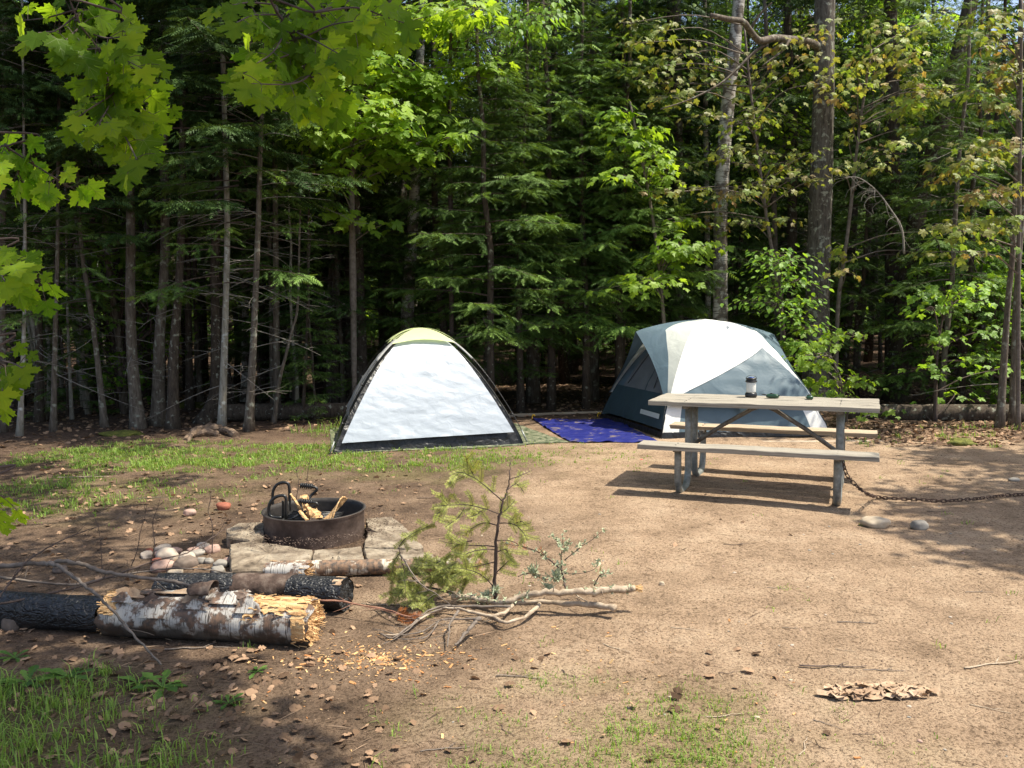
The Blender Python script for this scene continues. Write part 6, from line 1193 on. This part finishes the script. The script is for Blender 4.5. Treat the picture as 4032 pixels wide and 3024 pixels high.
    br('slim forked grey stick fanning out to the left under the fir branch', [([(1040,1000),(900,1000),(740,1000),(600,1000),(480,1030),(380,1120),(250,1210),(160,1180)], .008, .06, .02), ([(600,1010),(460,1060),(360,1150),(240,1230)], .005, .04, .02), ([(820,1080),(680,1085),(560,1095),(460,1160),(300,1190),(180,1160)], .006, .03, .02), ([(560,1095),(480,1200),(340,1220),(200,1200)], .004, .03, .01)], M_TWIG, 2)
    br('short thick grey stick propped on the pile, its foot toward the camera', [([(835,1075),(780,1130),(720,1200),(670,1265)], .012, .09, .02)], M_TWIG, 3)
    br('bent grey stick crossing the pile toward the camera', [([(690,1030),(640,1100),(625,1180),(615,1270)], .007, .08, .02), ([(300,650),(420,830),(560,930),(690,1030)], .004, .3, .08)], M_TWIG, 4)
    br('long thin reddish stick from the log pile to the fir branch', [([(-240,960),(-100,965),(0,985),(200,1020),(330,1060),(450,1060)], .006, .10, .05)], M_TWIGR, 5)
M_BRANCH = noisy('peeling_branch_bark', [(.3,(.16,.12,.09)),(.5,(.36,.28,.20)),(.7,(.50,.42,.33))], 22, bump=.8, dist=.004); M_TWIGR = noisy('reddish_twig', [(.3,(.2,.09,.06)),(.7,(.34,.18,.12))], 20, bump=.1)
dead_branches()
def left_sticks():
    g = np.random.RandomState(19); s1 = 2212/1300; q1 = lambda x, y_: (x/s1, 1800+y_/s1)
    def st(label, pts, r0, r1, d0, d1, mt=M_TWIG, sub=0, name='stick'):
        k = len(pts); W = [P(*q1(x, y_), d0+(d1-d0)*i/(k-1)) for i, (x, y_) in enumerate(pts)]; m = MB(); s = branchy(m, W, r0, r1, 50, 8)
        for _ in range(sub):
            b = s[g.randint(8, 46)]; sg = g.choice([-1, 1]); e = b+np.array([g.uniform(-.05,.12), g.randn()*.05, sg*g.uniform(.02,.10)]); ss = spline([b, (b+e)/2+g.randn(3)*.01, e], 6); tube(m, ss, np.linspace(.0018,.0008,6), 4)
        o = link(name, m.mesh(name, mt, True, W[0]), None, W[0]); tag(o, label, 'stick')
    st('long stick arching from the left edge to the bark roll on the big log', [(-120,735),(0,735),(180,715),(300,715),(420,695),(560,720),(700,770),(900,800),(1150,830),(1330,880)], .013, .008, 4.3, 4.2, sub=5)
    st('stick dropping forward across the big log down to the grass', [(300,715),(380,725),(480,790),(580,870),(700,970),(840,1130),(960,1260),(1080,1390)], .010, .004, 4.1, 3.55, sub=7)
    st('pale stick lying low behind the dropping one', [(-100,800),(0,805),(200,830),(380,850),(540,850),(760,800),(1100,750),(1400,755),(1680,800)], .008, .003, 4.45, 4.7, M_TWIG, 8)
    st('dark stick rising from the left edge toward the cobbles', [(-60,990),(100,965),(350,910),(540,865),(800,780),(1050,690),(1250,640),(1420,540),(1560,440)], .007, .002, 4.0, 5.0, M_TWIGD, 9)
    st('thin dark twig slanting up from the left edge', [(-40,980),(60,850),(180,700),(330,600),(500,520),(700,450),(830,390)], .005, .0015, 4.1, 4.5, M_TWIGD, 9)
    def sap(label, pts, d, r=.004): 
        k = len(pts); W = [P(*q1(x, y_), d) for x, y_ in pts]; m = MB(); s = branchy(m, W, r, .001, 24, 5)
        for _ in range(7): b = s[g.randint(4, 22)]; e = b+np.array([g.randn()*.03, g.randn()*.02, g.uniform(.01,.05)]); tube(m, [b, (b+e)/2, e], [.0014,.001,.0006], 4)
        o = link('bare_seedling', m.mesh('bare_seedling', M_TWIGD, True, W[0]), None, W[0]); tag(o, label, 'seedling')
    sap('bare dark seedling rising behind the cobbles, forked at its tip', [(1010,700),(1035,600),(1030,520),(1025,420),(1050,360),(1075,270)], 4.9); sap('bare knobbly seedling left of the fire ring', [(1420,640),(1425,540),(1420,440),(1395,360),(1410,270),(1380,190)], 5.3, .004)
    sap('thin grey seedling beside the forked dark one', [(880,730),(920,620),(940,500),(970,400),(985,310)], 4.8, .003); sap('thin grey seedling nearest the left sticks', [(685,780),(680,650),(665,500),(640,420),(620,390)], 4.5, .0025)
    sap('very thin seedling standing behind the fire ring', [(1950,380),(1980,300),(2000,180),(1990,90),(2025,10)], 6.6, .004); sap('thin seedling at the left of the dome tent', [(1860,640),(1880,560),(1925,470),(1975,360)][::-1] and [(2050,250),(2060,120),(2080,0),(2110,-120)], 7.4, .004)
left_sticks()
M_BARKC = [M_TWIG, M_TWIGD, M_BRANCH]
g = np.random.RandomState(51); sv = []
for k in range(6):
    m = MB(); n = 8; x = np.linspace(-.5, .5, n); p = np.stack([x, np.cumsum(g.randn(n))*.03, .02+.02*g.rand(n)], 1); tube(m, spline(p, 16), np.linspace(.022, .010, 16), 6); b = p[4]; e = b+[.2, .15*g.choice([-1,1]), .03]; tube(m, [b, (b+e)/2+[0,0,.02], e], [.012,.009,.005], 5); sv.append(m.mesh('twig', M_BARKC[k % 3]))
for i, (px, py, l, r) in enumerate([(3370,2455,150,-.1),(3280,2630,270,-.1),(3900,2610,270,.25),(2050,2660,200,-.05),(2250,2660,120,-.9),(3160,2940,160,1.1),(3260,2850,120,-.7),(3400,2890,90,-.1),(2450,2140,50,0),(3060,2320,80,-.1),(2870,2650,90,.2),(3330,2560,80,-.4),(3120,2480,80,-.2),(1900,2560,90,.1),(3900,2790,150,-.6),(1750,2950,200,.3),(2000,2880,110,-1),(2430,2560,140,-.7),(3480,2640,170,-.05),(700,2010,160,.1),(330,1880,200,.05),(1180,2010,120,.2),(3700,2010,100,0),(1500,2380,160,-.1),(780,2560,260,.1),(470,2790,200,.9),(2700,2480,120,-.3),(3850,2330,110,.1),(2900,2150,110,.1),(2850,2820,160,.2),(600,1960,120,.2),(1700,1960,120,0)]):
    c = G(px, py); s = l*c[1]/F; o = link('twig', sv[i % 6], None, (c[0], c[1], gz(*c[:2])+.002)); o.scale = (s, s, s*.5); o.rotation_euler = (0, 0, r); tag(o, 'small dry twig lying on the bare ground', 'twig', 'twigs lying on the ground')
# weeds in the front left corner
def weed(label, px, py, n, L_, seed):
    g = np.random.RandomState(seed); c = G(px, py); t = MB(); half = [(0,.02),(.1,.03),(.2,.07),(.25,.04),(.35,.11),(.42,.06),(.52,.15),(.6,.08),(.7,.17),(.85,.12),(1,0)]; tv, tf = fan([(0,0)]+half, .45, .35)
    th = np.arange(n)*2*pi/n+g.rand(n)*.5; d = np.stack([np.cos(th), np.sin(th), g.uniform(.2, .9, n)], 1); inst(t, tv, tf, np.repeat([[0,0,.005]], n, 0), d, np.array([0,0,1])+.0*d, L_*g.uniform(.6, 1.1, n), 0, g.rand(n))
    o = link('dandelion', t.mesh('dandelion', M_WEED, False), None, (c[0], c[1], gz(*c[:2]))); tag(o, label, 'weed')
for i, a in enumerate((('dandelion leaves spreading just below the big log middle', 640, 2720, 8, .13), ('dandelion rosette in the shaded left corner grass', 110, 2700, 9, .14), ('upright dandelion leaves right of the dropped stick', 540, 2700, 6, .10), ('dandelion rosette left of the dropped stick', 270, 2680, 8, .12), ('small dandelion near the left edge below the black log', 60, 2600, 7, .10), ('small weed below the splintered log end', 1010, 2660, 7, .06), ('small weed near the chips at the bottom centre left', 900, 2780, 7, .07))): weed(*a, 60+i)
m = MB(); c = G(2515, 1815); m.add([(0,0,.01),(.03,.01,.02),(.05,0,.012),(.02,-.02,.008)], [[0,1,2,3]]); tag(link('red_scrap', m.mesh('red_scrap', M_REDP), None, c), 'tiny bright red scrap on the sand left of the table', 'scrap')
